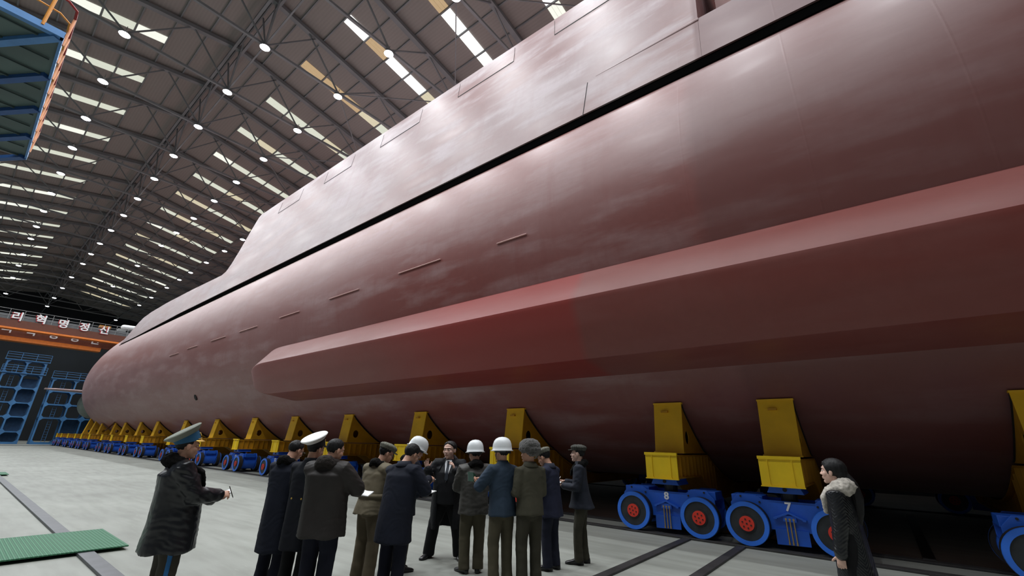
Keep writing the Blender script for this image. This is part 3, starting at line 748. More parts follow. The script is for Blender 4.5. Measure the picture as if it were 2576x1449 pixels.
# ------------------------------------------------------------------ people
def remesh(mb, vox, smooth=3, disp=None, name='m', fac=.5):
    me = bpy.data.meshes.new(name); me.from_pydata(mb.v, [], mb.f)
    bm = bmesh.new(); bm.from_mesh(me); bmesh.ops.recalc_face_normals(bm, faces=bm.faces); bm.to_mesh(me); bm.free()
    o = bpy.data.objects.new(name, me); C.objects.link(o)
    m_ = o.modifiers.new('r', 'REMESH'); m_.mode = 'VOXEL'; m_.voxel_size = vox; m_.adaptivity = 0
    if smooth: q = o.modifiers.new('s', 'SMOOTH'); q.iterations = smooth; q.factor = fac
    bpy.context.view_layer.update()
    out = bpy.data.meshes.new_from_object(o.evaluated_get(bpy.context.evaluated_depsgraph_get()))
    bpy.data.objects.remove(o); bpy.data.meshes.remove(me); out.name = name
    if disp:
        n = len(out.vertices); nn = np.empty(n*3); out.vertex_normals.foreach_get('vector', nn); cc = np.empty(n*3); out.vertices.foreach_get('co', cc)
        nn = nn.reshape(-1, 3); cc = cc.reshape(-1, 3)
        d = np.array([disp(*p) for p in cc.tolist()]); cc = cc + nn*d[:, None]; out.vertices.foreach_set('co', cc.ravel()); out.update()
    out.polygons.foreach_set('use_smooth', [True]*len(out.polygons))
    return out
def obj_of(me, name, m, parent):
    me.materials.clear()
    for x in (m if isinstance(m, (list, tuple)) else [m]): me.materials.append(x)
    o = bpy.data.objects.new(name, me); C.objects.link(o); o.parent = parent; return o
def extract(me, pred, off, name, m, parent):
    """a thin garment piece following the surface of another"""
    bm = bmesh.new(); bm.from_mesh(me)
    kill = [f for f in bm.faces if not pred(f.calc_center_median(), f.normal)]
    bmesh.ops.delete(bm, geom=kill, context='FACES')
    if not bm.faces: bm.free(); return None
    for v in bm.verts: v.co += v.normal*off
    n = bpy.data.meshes.new(name); bm.to_mesh(n); bm.free()
    o = obj_of(n, name, m, parent); s_ = o.modifiers.new('s', 'SOLIDIFY'); s_.thickness = .004; s_.offset = 0
    return o
def sring(z, a, b, yo=0, xo=0, n=28, e=2.4):
    out = []
    for k in range(n):
        t = 2*PI*k/n; c, s = math.cos(t), math.sin(t)
        out.append((xo + a*math.copysign(abs(c)**(2/e), c), yo + b*math.copysign(abs(s)**(2/e), s), z))
    return out
def cring(z, a, b, yo, gap, th=.028, n=26):
    """open-fronted ring (a coat left open)"""
    o_, i_ = [], []
    for k in range(n + 1):
        t = PI/2 + gap + (2*PI - 2*gap)*k/n
        o_.append((a*math.cos(t), yo + b*math.sin(t), z)); i_.append(((a - th)*math.cos(t), yo + (b - th)*math.sin(t), z))
    return o_ + i_[::-1]
def elbow(S_, W_, l1, l2, pole):
    S_ = Vector(S_); W_ = Vector(W_); d = W_ - S_; L = min(d.length, (l1 + l2)*.995); u = d.normalized()
    W2 = S_ + u*L; a = (l1*l1 - l2*l2 + L*L)/(2*L); h = math.sqrt(max(1e-5, l1*l1 - a*a))
    p = Vector(pole); p = (p - u*p.dot(u)).normalized(); return S_ + u*a + p*h, W2
def hand(mb, Wp, d, p, right, curl, s=1.0, spread=.2, pinch=False):
    d = Vector(d).normalized(); p = Vector(p); p = (p - d*p.dot(d)).normalized(); t = d.cross(p)*(1 if right else -1); Wp = Vector(Wp)
    K = Wp + d*.088*s; rings = []
    for k, (u, w_, th) in enumerate(((-.03, .026, .022), (.0, .027, .019), (.03, .036, .017), (.06, .041, .015), (.088, .040, .012), (.096, .034, .008))):
        c_ = Wp + d*u*s; rings.append([c_ + t*math.cos(q)*w_*s + p*math.sin(q)*th*s for q in [2*PI*i/12 for i in range(12)]])
    mb.loft(rings)
    for i in range(4):
        base = K + t*(.031 - .0207*i)*s - d*.006*s; dd = (d + t*spread*(1.5 - i)*.33).normalized(); pts = [base]; cu = curl[i] if isinstance(curl, (list, tuple)) else curl
        for sg, an in zip((.45, .31, .24), (38, 58, 38)):
            ax = dd.cross(p).normalized(); dd = Quaternion(ax, math.radians(an*cu)) @ dd
            pts.append(pts[-1] + dd*(.073, .081, .075, .058)[i]*sg*s)
        mb.tube(pts, [.0094*s, .009*s, .0082*s, .007*s], 8)
    b = Wp + d*.028*s + t*.026*s; dd = (d*.62 + t*(.35 if pinch else .8) + p*(.55 if pinch else .2)).normalized(); pts = [b - dd*.01]
    for L_ in (.038, .032, .026):
        pts.append(pts[-1] + dd*L_*s); dd = (dd + d*.22 + (p*.12)).normalized()
    mb.tube(pts, [.014*s, .0125*s, .011*s, .009*s], 8)
    return K + d*.03*s + p*.02*s
SK = [mat('skin warm', (.62, .34, .235), .5, var=.06, scale=12), mat('skin pale', (.68, .43, .34), .5, var=.05, scale=12)]
LIP = mat('lip skin', (.40, .19, .145), .5, var=.05); BROW = mat('brow and eye dark', (.02, .014, .012), .5)
EYEW = mat('eye white', (.7, .66, .62), .4, var=.02)
HAIR = mat('black hair', (.008, .0075, .008), .6, var=.4, scale=30, bump=.3, bscale=90, stretch=(1, 1, .3), bdist=.004, spec=.3)
HAIRG = mat('greying black hair', (.035, .034, .036), .45, var=.6, scale=60, bump=.5, bscale=120)
SHOE = mat('black shoe leather', (.012, .012, .013), .28)
GLS = mat('glasses frame', (.03, .03, .035), .3, metal=.5)
GOLD = mat('gold braid', (.75, .48, .10), .35, metal=.6)
def cloth(name, c, rough=.85, bump=.25, bs=160, var=.18, **k): return mat(name, tuple(v*.62 for v in c), rough, var=var, scale=5, bump=bump, bscale=bs, bdist=.003, spec=.3, **k)
FURB = mat('black fur', (.006, .0055, .0055), .95, var=.5, scale=40, bump=.6, bscale=120, bdist=.006, spec=.15)
def fuzz(a, f=38):
    return lambda x, y, z: a*(noise.noise((x*f, y*f, z*f)) + .6*noise.noise((x*f*2.3, y*f*2.3, z*f*2.3)))
def head_shapes(mb, T):
    def e(c, r, rot=None, nu=16, nv=10):
        t = MB().ell(c, r, rot, nu, nv); mb.merge(t, T)
    e((0, -.012, .028), (.076, .094, .086), nu=24, nv=16); e((0, .020, -.035), (.062, .070, .080), nu=20, nv=14)
    e((0, .012, -.068), (.052, .060, .042)); e((0, .062, -.096), (.026, .024, .020)); e((0, .062, .028), (.054, .030, .016))
    for s in (-1, 1):
        e((s*.040, .052, -.028), (.024, .028, .028)); e((s*.077, -.006, -.008), (.009, .019, .032), Matrix.Rotation(.2*s, 3, 'Z'))
        e((s*.030, .074, .004), (.016, .012, .009)); e((s*.011, .096, -.030), (.008, .011, .008))
    t = MB(); t.loft([[(-.010, .080, .012), (.010, .080, .012), (0, .092, .012)], [(-.012, .082, -.012), (.012, .082, -.012), (0, .104, -.012)], [(-.015, .084, -.030), (.015, .084, -.030), (0, .116, -.027)], [(-.010, .082, -.038), (.010, .082, -.038), (0, .104, -.037)]]); mb.merge(t, T)
    e((0, .084, -.058), (.024, .014, .006)); e((0, .082, -.069), (.020, .014, .007))
def hair_mesh(style, T, disp):
    mb = MB(); mb.ell((0, -.014, .034), (.083, .100, .089), None, 36, 24)
    v = []
    for (x, y, z) in mb.v:
        face = y > .030 and z < .092 - 9*x*x ; low = z < (-.028 if y < -.02 else .012) and not (y < -.03 and z > -.062)
        side = abs(x) > .06 and z < -.0 and y > -.03
        top_front = style == 'receding' and y > .04 and z < .10
        k = .86 if (face or low or side or top_front) else (1.0 if style != 'full' else 1.05)
        if style == 'full' and z > .06 and not face: k = 1.06
        v.append((x*k, (y + .014)*k - .014, (z - .034)*k + .034))
    mb.v = v
    m2 = MB(); m2.merge(mb, T); return remesh(m2, .006, 2, disp, 'hair')
def headgear(kind, T, root):
    P_ = []
    def fin(mb, name, m, vox=None, sm=2, d=None, parent=None, smooth=True):
        t = MB(); t.merge(mb, T)
        if vox: o = obj_of(remesh(t, vox, sm, d, name), name, m, parent or root)
        else: o = t.build(name, m, parent or root); sharp(o, 40)
        return o
    if kind == 'helmet':
        n = 32; rings = []; m = MB()
        for (r_, z) in ((1.13, .026), (1.125, .018), (1.0, .036), (.985, .065), (.94, .105), (.83, .142), (.64, .168), (.38, .184), (.05, .190)):
            rings.append([(.116*r_*math.cos(q), -.008 + (.138*r_ + (.012 if r_ > 1.1 and math.sin(q) > .2 else 0))*math.sin(q), z) for q in [2*PI*k/n for k in range(n)]])
        m.loft(rings); h = fin(m, 'hard_hat', mat('white helmet shell', (.80, .82, .83), .3, var=.03))
        m = MB(); m.loft([sring(.034, .088, .108, -.012), sring(.0, .086, .106, -.012)]); fin(m, 'hat_liner', mat('grey helmet liner', (.05, .055, .06), .7), parent=h)
        m = MB()
        for s in (-1, 1): m.tube([(s*.088, .0, .03), (s*.084, .02, -.04), (s*.05, .05, -.11), (0, .06, -.125)], .004, 6)
        fin(m, 'chin_strap', M['tyre'], parent=h)
        m = MB().box(-.035, .035, -.135, -.118, -.012, .02); fin(m, 'strap_buckle', M['tyre'], parent=h)
    elif kind.startswith('peaked'):
        col = {'peaked_grey': (mat('grey green cap cloth', (.21, .225, .185), .8, bump=.2, bscale=120), mat('blue cap band', (.015, .10, .21), .7)),
               'peaked_white': (mat('white cap cover', (.86, .86, .84), .7), mat('black cap band', (.012, .012, .014), .8))}[kind]
        n = 40; tl = Matrix.Rotation(math.radians(24), 4, 'X')
        def ring(rx, ry, z, yo=0, tilt=1.0):
            tm = Matrix.Rotation(math.radians(36)*tilt, 4, 'X'); return [tuple(Matrix.Translation((0, -.012, .05)) @ tm @ Vector((rx*math.cos(q), yo + ry*math.sin(q), z))) for q in [2*PI*k/n for k in range(n)]]
        h = fin(MB().loft([ring(.090, .110, .052), ring(.112, .132, .072, .0), ring(.134, .158, .096, -.004), ring(.138, .162, .104, -.004), ring(.130, .154, .112, -.004), ring(.07, .09, .116, -.004)]), 'cap_crown', col[0])
        fin(MB().loft([ring(.086, .106, -.012, .0, .5), ring(.088, .108, .02, 0, .8), ring(.091, .111, .056)]), 'cap_band', col[1], parent=h)
        def onband(q, z, out=0.0, tilt=.5):
            tm = Matrix.Rotation(math.radians(36)*tilt, 4, 'X'); return Matrix.Translation((0, -.012, .05)) @ tm @ Vector(((.087 + out)*math.cos(q), (.107 + out)*math.sin(q), z))
        v = MB(); rg = []
        for k in range(13):
            q = math.radians(28 + 124*k/12); w_ = .040*math.sin(PI*k/12)**.7
            a = onband(q, -.010); b = onband(q, -.012, w_) + Vector((0, 0, -w_*.75))
            rg.append([a, b, b + Vector((0, 0, -.005)), a + Vector((0, 0, -.005))])
        v.loft(rg); fin(v, 'cap_visor', GOLD if kind == 'peaked_grey' else M['tyre'], parent=h)
        g = MB(); g.tube([onband(math.radians(42 + 9.6*k), -.002, .003) for k in range(11)], .004, 6)
        rnd = random.Random(3)
        for k in range(22): g.ell(onband(math.radians(rnd.uniform(66, 114)), .022 + rnd.uniform(-.014, .016), .004, .72), (.008, .005, .005), None, 6, 5)
        fin(g, 'cap_emblem', GOLD, parent=h)
    elif kind == 'soft':
        m = MB(); m.ell((0, -.012, .088), (.104, .124, .042)); m.loft([sring(.045, .086, .108, -.012), sring(.09, .098, .118, -.012)])
        c_ = _CAP
        h = fin(m, 'soft_cap', c_, .008, 1, lambda x, y, z: .0045*math.sin(34*math.atan2(y - T.translation.y, x - T.translation.x)/2) + .004*noise.noise((x*30, y*30, z*30)))
        rg = []
        for k in range(11):
            q = math.radians(30 + 120*k/10); w_ = .045*math.sin(PI*k/10)**.7
            a = Vector((.086*math.cos(q), .106*math.sin(q) - .012, .055)); b = a + Vector((math.cos(q)*w_*.5, math.sin(q)*w_ + w_*.2, -w_*.2))
            rg.append([a, b, b + Vector((0, 0, -.006)), a + Vector((0, 0, -.006))])
        fin(MB().loft(rg), 'cap_visor', c_, parent=h)
    elif kind == 'fur':
        m = MB(); m.ell((0, -.015, .095), (.122, .142, .085), None, 22, 14); m.ell((0, -.02, .05), (.130, .150, .066), None, 22, 14); m.ell((.0, -.07, .01), (.10, .075, .05))
        for s in (-1, 1): m.ell((s*.105, -.01, .06), (.028, .075, .055))
        fin(m, 'fur_hat', mat('grey brown fur', (.055, .050, .045), .9, var=.5, scale=40, bump=1, bscale=130, sheen=.5), .008, 1, fuzz(.007))
def person(label, loc, phi, h=1.70, girth=1.0, coat=None, legs=None, head=None, arms=None, lean=.0, feet=None, collar=None, hat=None, hair='short', glasses=False, skin=0, held=None, female=False, extra=None, seed=1):
    s = h/1.72; ang = math.atan2(loc[1], loc[0]) - PI/2 + math.radians(phi) - PI/2
    root = empty('person', (loc[0], loc[1], 0), ang)
    tag(root, label, 'person'); root.scale = (1, 1, 1)
    rnd = random.Random(seed); so = rnd.uniform(0, 50)
    yo = lambda z: lean*max(0, z/s - .85)**1.25
    V = lambda x, y, z: Vector((x*s, y*s + yo(z*s), z*s))
    c = dict(sh=.200, cx=.200, cy=.130, wx=.190, wy=.135, hx=.215, hy=.155, hem=.80, m=M['black'], vox=.012, fold=.006, sleeve=1.0, open=False, quilt=False); c.update(coat or {})
    for k in ('cx', 'cy', 'wx', 'wy', 'hx', 'hy'): c[k] *= girth
    c['sh'] *= (1 + (girth - 1)*.5)
    # head
    hd = dict(pitch=0, yaw=0, roll=0, size=1.10, wide=1.0); hd.update(head or {})
    piv = V(0, -.003, 1.437); hs = s*hd['size']
    T = Matrix.Translation(piv) @ Matrix.Rotation(math.radians(-hd['yaw']), 4, 'Z') @ Matrix.Rotation(math.radians(-hd['pitch']), 4, 'X') @ Matrix.Rotation(math.radians(hd['roll']), 4, 'Y') @ Matrix.Scale(hs, 4) @ Matrix.Diagonal((hd['wide'], 1, 1, 1)) @ Matrix.Translation((0, .022, .141))
    # arms
    A = arms or {}
    body = MB(); head_shapes(body, T)
    body.tube([T @ Vector((0, -.018, -.03)), T @ Vector((0, -.022, -.10)), V(0, -.012, 1.44), V(0, -.005, 1.36)], [.058*s, .058*s, .066*s, .075*s], 16)
    body.loft([sring(z*s, a*s, b*s, yo(z*s)) for z, a, b in ((.86, .15, .10), (1.0, .14, .10), (1.2, .155, .105), (1.36, .16, .09), (1.42, .08, .06))])
    sleeves = MB(); tips = {}
    for side in ('L', 'R'):
        q = 1 if side == 'R' else -1; a = dict(w=(.24, .05, .82), pole=(q*.6, -1, -.1), d=(0, .1, -1), p=(-q, 0, 0), curl=.5, pinch=False, spread=.15); a.update(A.get(side, {}))
        Sh = V(q*(c['sh'] - .035), -.01, 1.375); w_ = a['w']; Wt = V(q*w_[0] if not a.get('abs') else w_[0], w_[1], w_[2])
        E_, W_ = elbow(Sh, Wt, .295*s, .255*s, a['pole'])
        body.tube([Sh, E_, W_], [.045*s, .038*s, .026*s], 10)
        fd = (W_ - E_).normalized(); d_ = Vector(a['d']).normalized() if a.get('d') is not None else fd
        tips[side] = (hand(body, W_ + fd*.015*s, d_, a['p'], q > 0, a['curl'], s*1.02, a['spread'], a['pinch']), W_, d_)
        k = c['sleeve']*s*(1 + (girth - 1)*.4)
        sh_in = V(q*c['sh']*.55, -.01, 1.36)
        sleeves.tube([sh_in, Sh + Vector((0, 0, -.005)), (Sh + E_)/2 + Vector((0, -.004, 0)), E_, (E_ + W_)/2, W_ + fd*.005], [.082*k, .083*k, .074*k, .068*k, .062*k, .054*k], 14)
        sleeves.tube([W_ - fd*.05*s, W_ + fd*.012*s], [.056*k, .057*k], 14, dome=False)
    ft = feet or {'L': (-.10, 0, 0), 'R': (.10, 0, 0)}
    tr_ = MB(); lg = dict(m=M['black'], r=1.0, hem=.045); lg.update(legs or {}); k = s*lg['r']*(1 + (girth - 1)*.5)
    for side, (fx, fy, fa) in ft.items():
        q = 1 if side == 'R' else -1; Hp = Vector((q*.085*s*(1 + (girth - 1)*.4), yo(.9*s)*.3, .88*s)); An = Vector((fx*s, fy*s, .085*s)); Kn = (Hp + An)/2 + Vector((q*.012, .02, .01))
        body.tube([Hp, Kn, An, An + Vector((0, .0, -.04*s))], [.075*s, .05*s, .036*s, .035*s], 10)
        tr_.tube([Hp + Vector((0, 0, .05*s)), Hp + Vector((0, 0, -.12*s)), Kn, (Kn*.4 + An*.6), An + Vector((0, -.012*s, lg['hem']*s - .085*s))], [.105*k, .098*k, .078*k, .072*k, .075*k], 16, dome=False)
    tr_.loft([sring(z*s, a*k, b*k, yo(z*s)*.4) for z, a, b in ((.76, .13, .09), (.84, .175, .12), (.92, .178, .12), (1.02, .165, .115))])
    me = remesh(body, .0052*s, 2, None, 'body', .35); mats = [SK[skin], LIP, BROW, EYEW]
    Ti = T.inverted(); idx = []
    for p_ in me.polygons:
        l = Ti @ p_.center; i = 0
        if l.y > .055 and abs(l.x) < .07 and -.1 < l.z < .06:
            x = abs(l.x)
            if x < .017 and -.073 < l.z < -.055 and l.y > .075: i = 1
            elif .012 < x < .048 and .022 < l.z - .08*(x - .03) < .0305: i = 2
            elif .016 < x < .044 and abs(l.z - .004) < .0058*(1 - ((x - .03)/.016)**2) + .001: i = 2 if (abs(x - .03) < .007 or l.z > .0065) else 3
            elif abs(x - .010) < .004 and -.041 < l.z < -.036 and l.y > .09: i = 2
        idx.append(i)
    me.polygons.foreach_set('material_index', idx); bo = obj_of(me, 'body', mats[0], root)
    me.materials.clear(); [me.materials.append(x) for x in mats]
    me.polygons.foreach_set('material_index', idx)
    # trousers and shoes
    tw = remesh(tr_, .012, 3, lambda x, y, z: .004*noise.noise((x*14 + so, y*14, z*5)) + .005*noise.noise((x*8, y*8 + so, z*16))*(1 if z < .2 or .4 < z < .6 else .4), 'trousers')
    to = obj_of(tw, 'trousers', lg['m'], root)
    if lg.get('stripe'):
        for q in (-1, 1): extract(tw, lambda p, n: abs(n.x) > .55 and n.x*q > 0 and p.x*q > 0 and abs(p.y - (yo(.9*s)*.3)*(p.z/(.9*s))) < .020 and .1 < p.z < .9, .003, 'trouser_stripe', lg['stripe'], to)
    for side, (fx, fy, fa) in ft.items():
        sm = MB(); rg = []
        for (y, hw, zt) in ((-.085, .022, .05), (-.075, .034, .085), (-.03, .038, .10), (.02, .040, .098), (.08, .046, .070), (.14, .048, .052), (.18, .040, .042), (.202, .022, .03)):
            rg.append([(hw*math.cos(t)*(1 if math.sin(t) > -.3 else .95), y, max(.004, zt/2 + zt/2*math.sin(t)*(1.0 if math.sin(t) > 0 else 1.4))) for t in [2*PI*i/14 for i in range(14)]])
        mtx = Matrix.Translation((fx*s, fy*s, 0)) @ Matrix.Rotation(math.radians(-fa), 4, 'Z') @ Matrix.Scale(s, 4)
        t = MB(); t.merge(MB().loft(rg), mtx); o = t.build('shoe', SHOE, root, smooth=True)
        t = MB(); t.merge(MB().loft([sring(.0008, .036, .125, .055, 0, 20), sring(.016, .037, .127, .055, 0, 20)]), mtx); so_ = t.build('sole', M['tyre'], o)
    # coat
    st = [(c['hem'], c['hx'], c['hy'], -.01), ((c['hem'] + .93)/2 if c['hem'] < .8 else .88, (c['hx'] + c['wx'])/2, (c['hy'] + c['wy'])/2, -.008), (1.02, c['wx'], c['wy'], 0), (1.20, c['cx'], c['cy'], 0), (1.31, c['cx']*1.0, c['cy']*.95, -.005), (1.365, c['sh']*.90, .105, -.012), (1.405, c['sh']*.68, .088, -.014), (1.435, .105, .078, -.012), (1.475, .072, .072, -.010)]
    def folds(x, y, z):
        zz = z/s; f = c['fold']; a = math.atan2(y - yo(z), x); dn = max(0, min(1, (1.25 - zz)/.5))
        v = f*1.0*noise.noise((x*7 + so, y*7, z*2.2)) + f*.45*noise.noise((x*6, y*6 + so, z*22 + 6*noise.noise((x*4, y*4, z*3)))) + f*.15*noise.noise((x*26, y*26, z*22 + so))
        arm = max(0, min(1, (abs(x)/s - .20)/.06)); v += f*arm*.9*noise.noise((x*10, y*18 + z*26, z*20 + so))
        if c.get('crumple'): v += f*.6*noise.noise((x*12, y*12, z*26 + so)) + f*.3*noise.noise((x*30, y*30, z*50))
        return v + f*dn*.8*math.sin(a*5 + so + 2*noise.noise((x*3, y*3, z*2)))
    cm = MB(); hollow = None
    if c['open']:
        g0 = c['open']; rg = [cring(z*s, a*s, b*s, y*s + yo(z*s), g0*(1.0 if z < 1.3 else .9)) for z, a, b, y in st[:-2]]
        cm.loft(rg)
        inner = MB().loft([sring(z*s, a*s, b*s, yo(z*s) + .01) for z, a, b in ((.78, .185*girth, .135*girth), (.95, .18*girth, .14*girth), (1.1, .178*girth, .14*girth), (1.25, .172*girth, .125*girth), (1.34, .16, .10), (1.40, .11, .075), (1.455, .062, .062))])
        im = remesh(inner, .011, 3, lambda x, y, z: .003*noise.noise((x*15, y*15, z*12)), 'suit_jacket')
        so2 = obj_of(im, 'suit_jacket', c['suit'], root)
        prof_ = [(.95, .18*girth, .14*girth), (1.1, .178*girth, .14*girth), (1.25, .172*girth, .125*girth), (1.34, .16, .10), (1.40, .11, .075), (1.455, .062, .062)]
        def front(x, z):
            for (z0, a0, b0), (z1, a1, b1) in zip(prof_, prof_[1:]):
                if z <= z1: break
            t = (z - z0)/(z1 - z0); a_, b_ = a0 + (a1 - a0)*t, b0 + (b1 - b0)*t
            return (b_*max(0, 1 - (abs(x)/a_)**2.4)**(1/2.4))*s + yo(z*s) + .01
        def patch(name, z0, z1, wf, off, m_):
            mb = MB(); n, k_ = 16, 8; vs = []
            for i in range(n + 1):
                z = z0 + (z1 - z0)*i/n; w = wf(z)
                for j in range(k_ + 1): x = w*(2*j/k_ - 1); vs.append((x*s, front(x, z) + off, z*s))
            mb.add(vs, [(i*(k_ + 1) + j, i*(k_ + 1) + j + 1, (i + 1)*(k_ + 1) + j + 1, (i + 1)*(k_ + 1) + j) for i in range(n) for j in range(k_)])
            o = mb.build(name, m_, root, smooth=True); q = o.modifiers.new('s', 'SOLIDIFY'); q.thickness = .004
        patch('shirt', 1.13, 1.43, lambda z: .004 + .22*(z - 1.13) if z < 1.38 else .059 - .25*(z - 1.38), .007, mat('white shirt', (.8, .82, .85), .7, var=.02))
        patch('necktie', 1.12, 1.425, lambda z: .016 if z > 1.40 else (.018 + .012*(1.40 - z)/.26 if z > 1.15 else .03*(z - 1.12)/.03 + .001), .013, mat('dark grey necktie', (.018, .024, .036), .7))
        cb = MB().loft([sring(1.398*s, .070*s, .074*s, .010), sring(1.408*s, .078*s, .082*s, .012), sring(1.440*s, .072*s, .076*s, .002), sring(1.445*s, .064*s, .068*s, .002), sring(1.41*s, .06*s, .06*s, .006)])
        cb.build('shirt_collar', M['white'], root, smooth=True)
        MB().ell(V(0, .168*girth/1.0 + .0, 1.115), (.008, .005, .008), None, 8, 6).build('button', M['tyre'], so2)
    else:
        cm.loft([sring(z*s, a*s, b*s, y*s + yo(z*s)) for z, a, b, y in st])
    cm.merge(sleeves)
    ct = remesh(cm, c['vox'], 3, folds, 'coat'); cobj = obj_of(ct, c.get('name', 'coat'), c['m'], root)
    if c.get('belt'):
        zb = 1.03*s; a, b = c['wx']*s + .008, c['wy']*s + .008
        MB().loft([[(p[0], p[1], zz) for p in sring(zz, a + g, b + g, yo(zz))] for zz, g in ((zb - .028, .0), (zb - .028, .008), (zb + .028, .008), (zb + .028, 0))], cap=False).build('belt', c['m'], cobj, smooth=True)
    # collar
    if collar:
        kind, cmx = collar; m = MB()
        if kind in ('fur', 'furbig', 'hood', 'shawl'):
            R_ = {'fur': .046, 'furbig': .058, 'shawl': .074, 'hood': .055}[kind]; pts = []
            for k_ in range(13):
                t = math.radians((-235 + 290*k_/12) if kind != 'hood' else (-205 + 230*k_/12)); drop = .0 if 2 < k_ < 10 else .05
                pts.append(V(.088*math.cos(t)*(1.1 if kind != 'fur' else 1), -.008 + .088*math.sin(t)*1.05, 1.432 - drop + .03*(1 if 4 < k_ < 8 else 0)))
            m.tube(pts, [R_*s*(.8 + .35*math.sin(PI*i/12)) for i in range(13)], 12, flat=1.15)
            if kind != 'hood':
                for q in (-1, 1):
                    e = .16 if c['open'] else .05
                    m.tube([V(q*.08, .06, 1.41), V(q*(.075 + e*.3), c['cy']*.92, 1.33), V(q*(.03 + e*.7), c['cy']*1.02 + .01, 1.20 if kind != 'fur' else 1.27)], [R_*.75*s, R_*.8*s, R_*.5*s], 10, flat=.7)
            if kind == 'hood': m.ell(V(0, -.115, 1.40), (.13*s, .055*s, .075*s))
            obj_of(remesh(m, .009, 1, fuzz(.006) if kind != 'hood' else fuzz(.004, 20), 'fur_collar'), 'fur_collar' if kind != 'hood' else 'hood', cmx, cobj)
        elif kind == 'stand':
            m.loft([[(p[0], p[1], p[2]) for p in rr] for rr in (sring(1.425*s, .082*s, .080*s, yo(1.43*s) - .01*s), sring(1.49*s, .068*s, .070*s, yo(1.47*s) - .006*s), sring(1.485*s, .060*s, .062*s, yo(1.47*s) - .006*s), sring(1.42*s, .06*s, .06*s, yo(1.43*s) - .01))])
            m.build('collar', cmx, cobj, smooth=True)
        elif kind == 'fold':
            m.loft([sring(1.415*s, .108*s, .096*s, yo(1.42*s) - .014*s), sring(1.425*s, .112*s, .098*s, yo(1.42*s) - .014*s), sring(1.485*s, .072*s, .074*s, yo(1.47*s) - .008*s), sring(1.48*s, .062*s, .064*s, yo(1.47*s) - .008*s), sring(1.42*s, .06*s, .06*s, yo(1.43*s) - .01)])
            m.build('collar', cmx, cobj, smooth=True)
    # hair, hat, glasses
    hm = HAIRG if hair.endswith('_grey') else HAIR; hair = hair.replace('_grey', '')
    if hair != 'none':
        if female:
            m = MB(); t = MB(); t.ell((0, -.018, .036), (.090, .108, .092), None, 30, 20)
            t.v = [(x*(.84 if (y > .035 and z < .055) else 1), y if not (y > .035 and z < .055) else y*.8, z) for x, y, z in t.v]
            t.ell((0, -.075, -.02), (.072, .055, .07)); t.tube([(0, -.11, -.03), (0, -.15, -.10), (.01, -.165, -.22), (.02, -.15, -.36), (.02, -.14, -.46)], [.035, .045, .05, .042, .02], 12)
            for q in (-1, 1): t.tube([(q*.055, .050, .085), (q*.077, .034, .04), (q*.081, .022, .0)], [.014, .010, .006], 8)
            t.tube([(-.055, .046, .066), (0, .066, .074), (.055, .046, .066)], [.013, .013, .013], 8)
            m.merge(t, T); obj_of(remesh(m, .006, 2, lambda x, y, z: .003*noise.noise((x*60, y*60, z*8)), 'hair'), 'hair', hm, root)
        else: obj_of(hair_mesh(hair, T, lambda x, y, z: .0035*noise.noise((x*50, y*50, z*25 + so))), 'hair', hm, root)
    if hat:
        if isinstance(hat, tuple): capm = hat[1]; kind = hat[0]
        else: kind = hat; capm = None
        global _CAP; _CAP = capm
        headgear(kind, T, root)
    if glasses:
        g = MB()
        for q in (-1, 1):
            g.tube([(q*(.034 + .022*math.cos(a)), .104, .002 + .017*math.sin(a)) for a in [2*PI*k_/12 for k_ in range(13)]], .002, 6)
            g.tube([(q*.056, .102, .006), (q*.078, .06, .006), (q*.084, -.005, .002)], .0018, 6)
        g.tube([(-.012, .106, .004), (.012, .106, .004)], .002, 6); t = MB(); t.merge(g, T); t.build('glasses', GLS, root)
    RMx = Matrix.Translation((loc[0], loc[1], 0)) @ Matrix.Rotation(ang, 4, 'Z')
    return root, RMx, tips, cobj, T
PAGE = mat('white notebook paper', (.85, .85, .85), .7, var=.02)
def notebook(RMx, p, dirv, normal, label, cover=None, w=.11, l=.16, openv=.0):
    """open pad: two page halves on a cover, centred at p, long side along dirv"""
    d = Vector(dirv).normalized(); n = Vector(normal); n = (n - d*n.dot(d)).normalized(); u = d.cross(n)
    F_ = Matrix((u, d, n)).transposed().to_4x4(); F_.translation = Vector(p)
    r = empty('notebook', (0, 0, 0)); r.matrix_world = RMx @ F_
    a = openv
    for q in (-1, 1):
        rot = Matrix.Rotation(-q*a, 4, 'Y') @ Matrix.Translation((q*w/2, 0, 0))
        t = MB(); t.merge(MB().box(-w/2, w/2, -l/2, l/2, .0, .006), rot); t.build('pages', PAGE, r)
        t = MB(); t.merge(MB().box(-w/2 - .002, w/2 + .002, -l/2 - .003, l/2 + .003, -.004, -.0005), rot); t.build('cover', cover or PAGE, r)
    return tag(r, label, 'notebook')
def pen(RMx, a, b, label, m=None):
    r = empty('pen', (0, 0, 0)); r.matrix_world = RMx; a = Vector(a); b = Vector(b)
    MB().cyl(a, b, .0045, 10).build('barrel', m or M['tyre'], r); MB().cyl(a - (b - a).normalized()*.012, a, .0012, 8, .0042).build('tip', M['greyrail'], r)
    return tag(r, label, 'pen')
NAVY = cloth('navy wool', (.014, .018, .035)); NAVY2 = cloth('dark navy wool', (.010, .012, .020)); LEATH = mat('black leather', (.010, .011, .014), .36, var=.2, scale=6, bump=.25, bscale=22, bdist=.006)
BROWN = cloth('brown padded cloth', (.050, .043, .040), .6); TAN = cloth('khaki padded cloth', (0.271, 0.228, 0.149), .75); GREYB = cloth('dark grey jacket cloth', (0.101, 0.097, 0.088), .5, .5, 60)
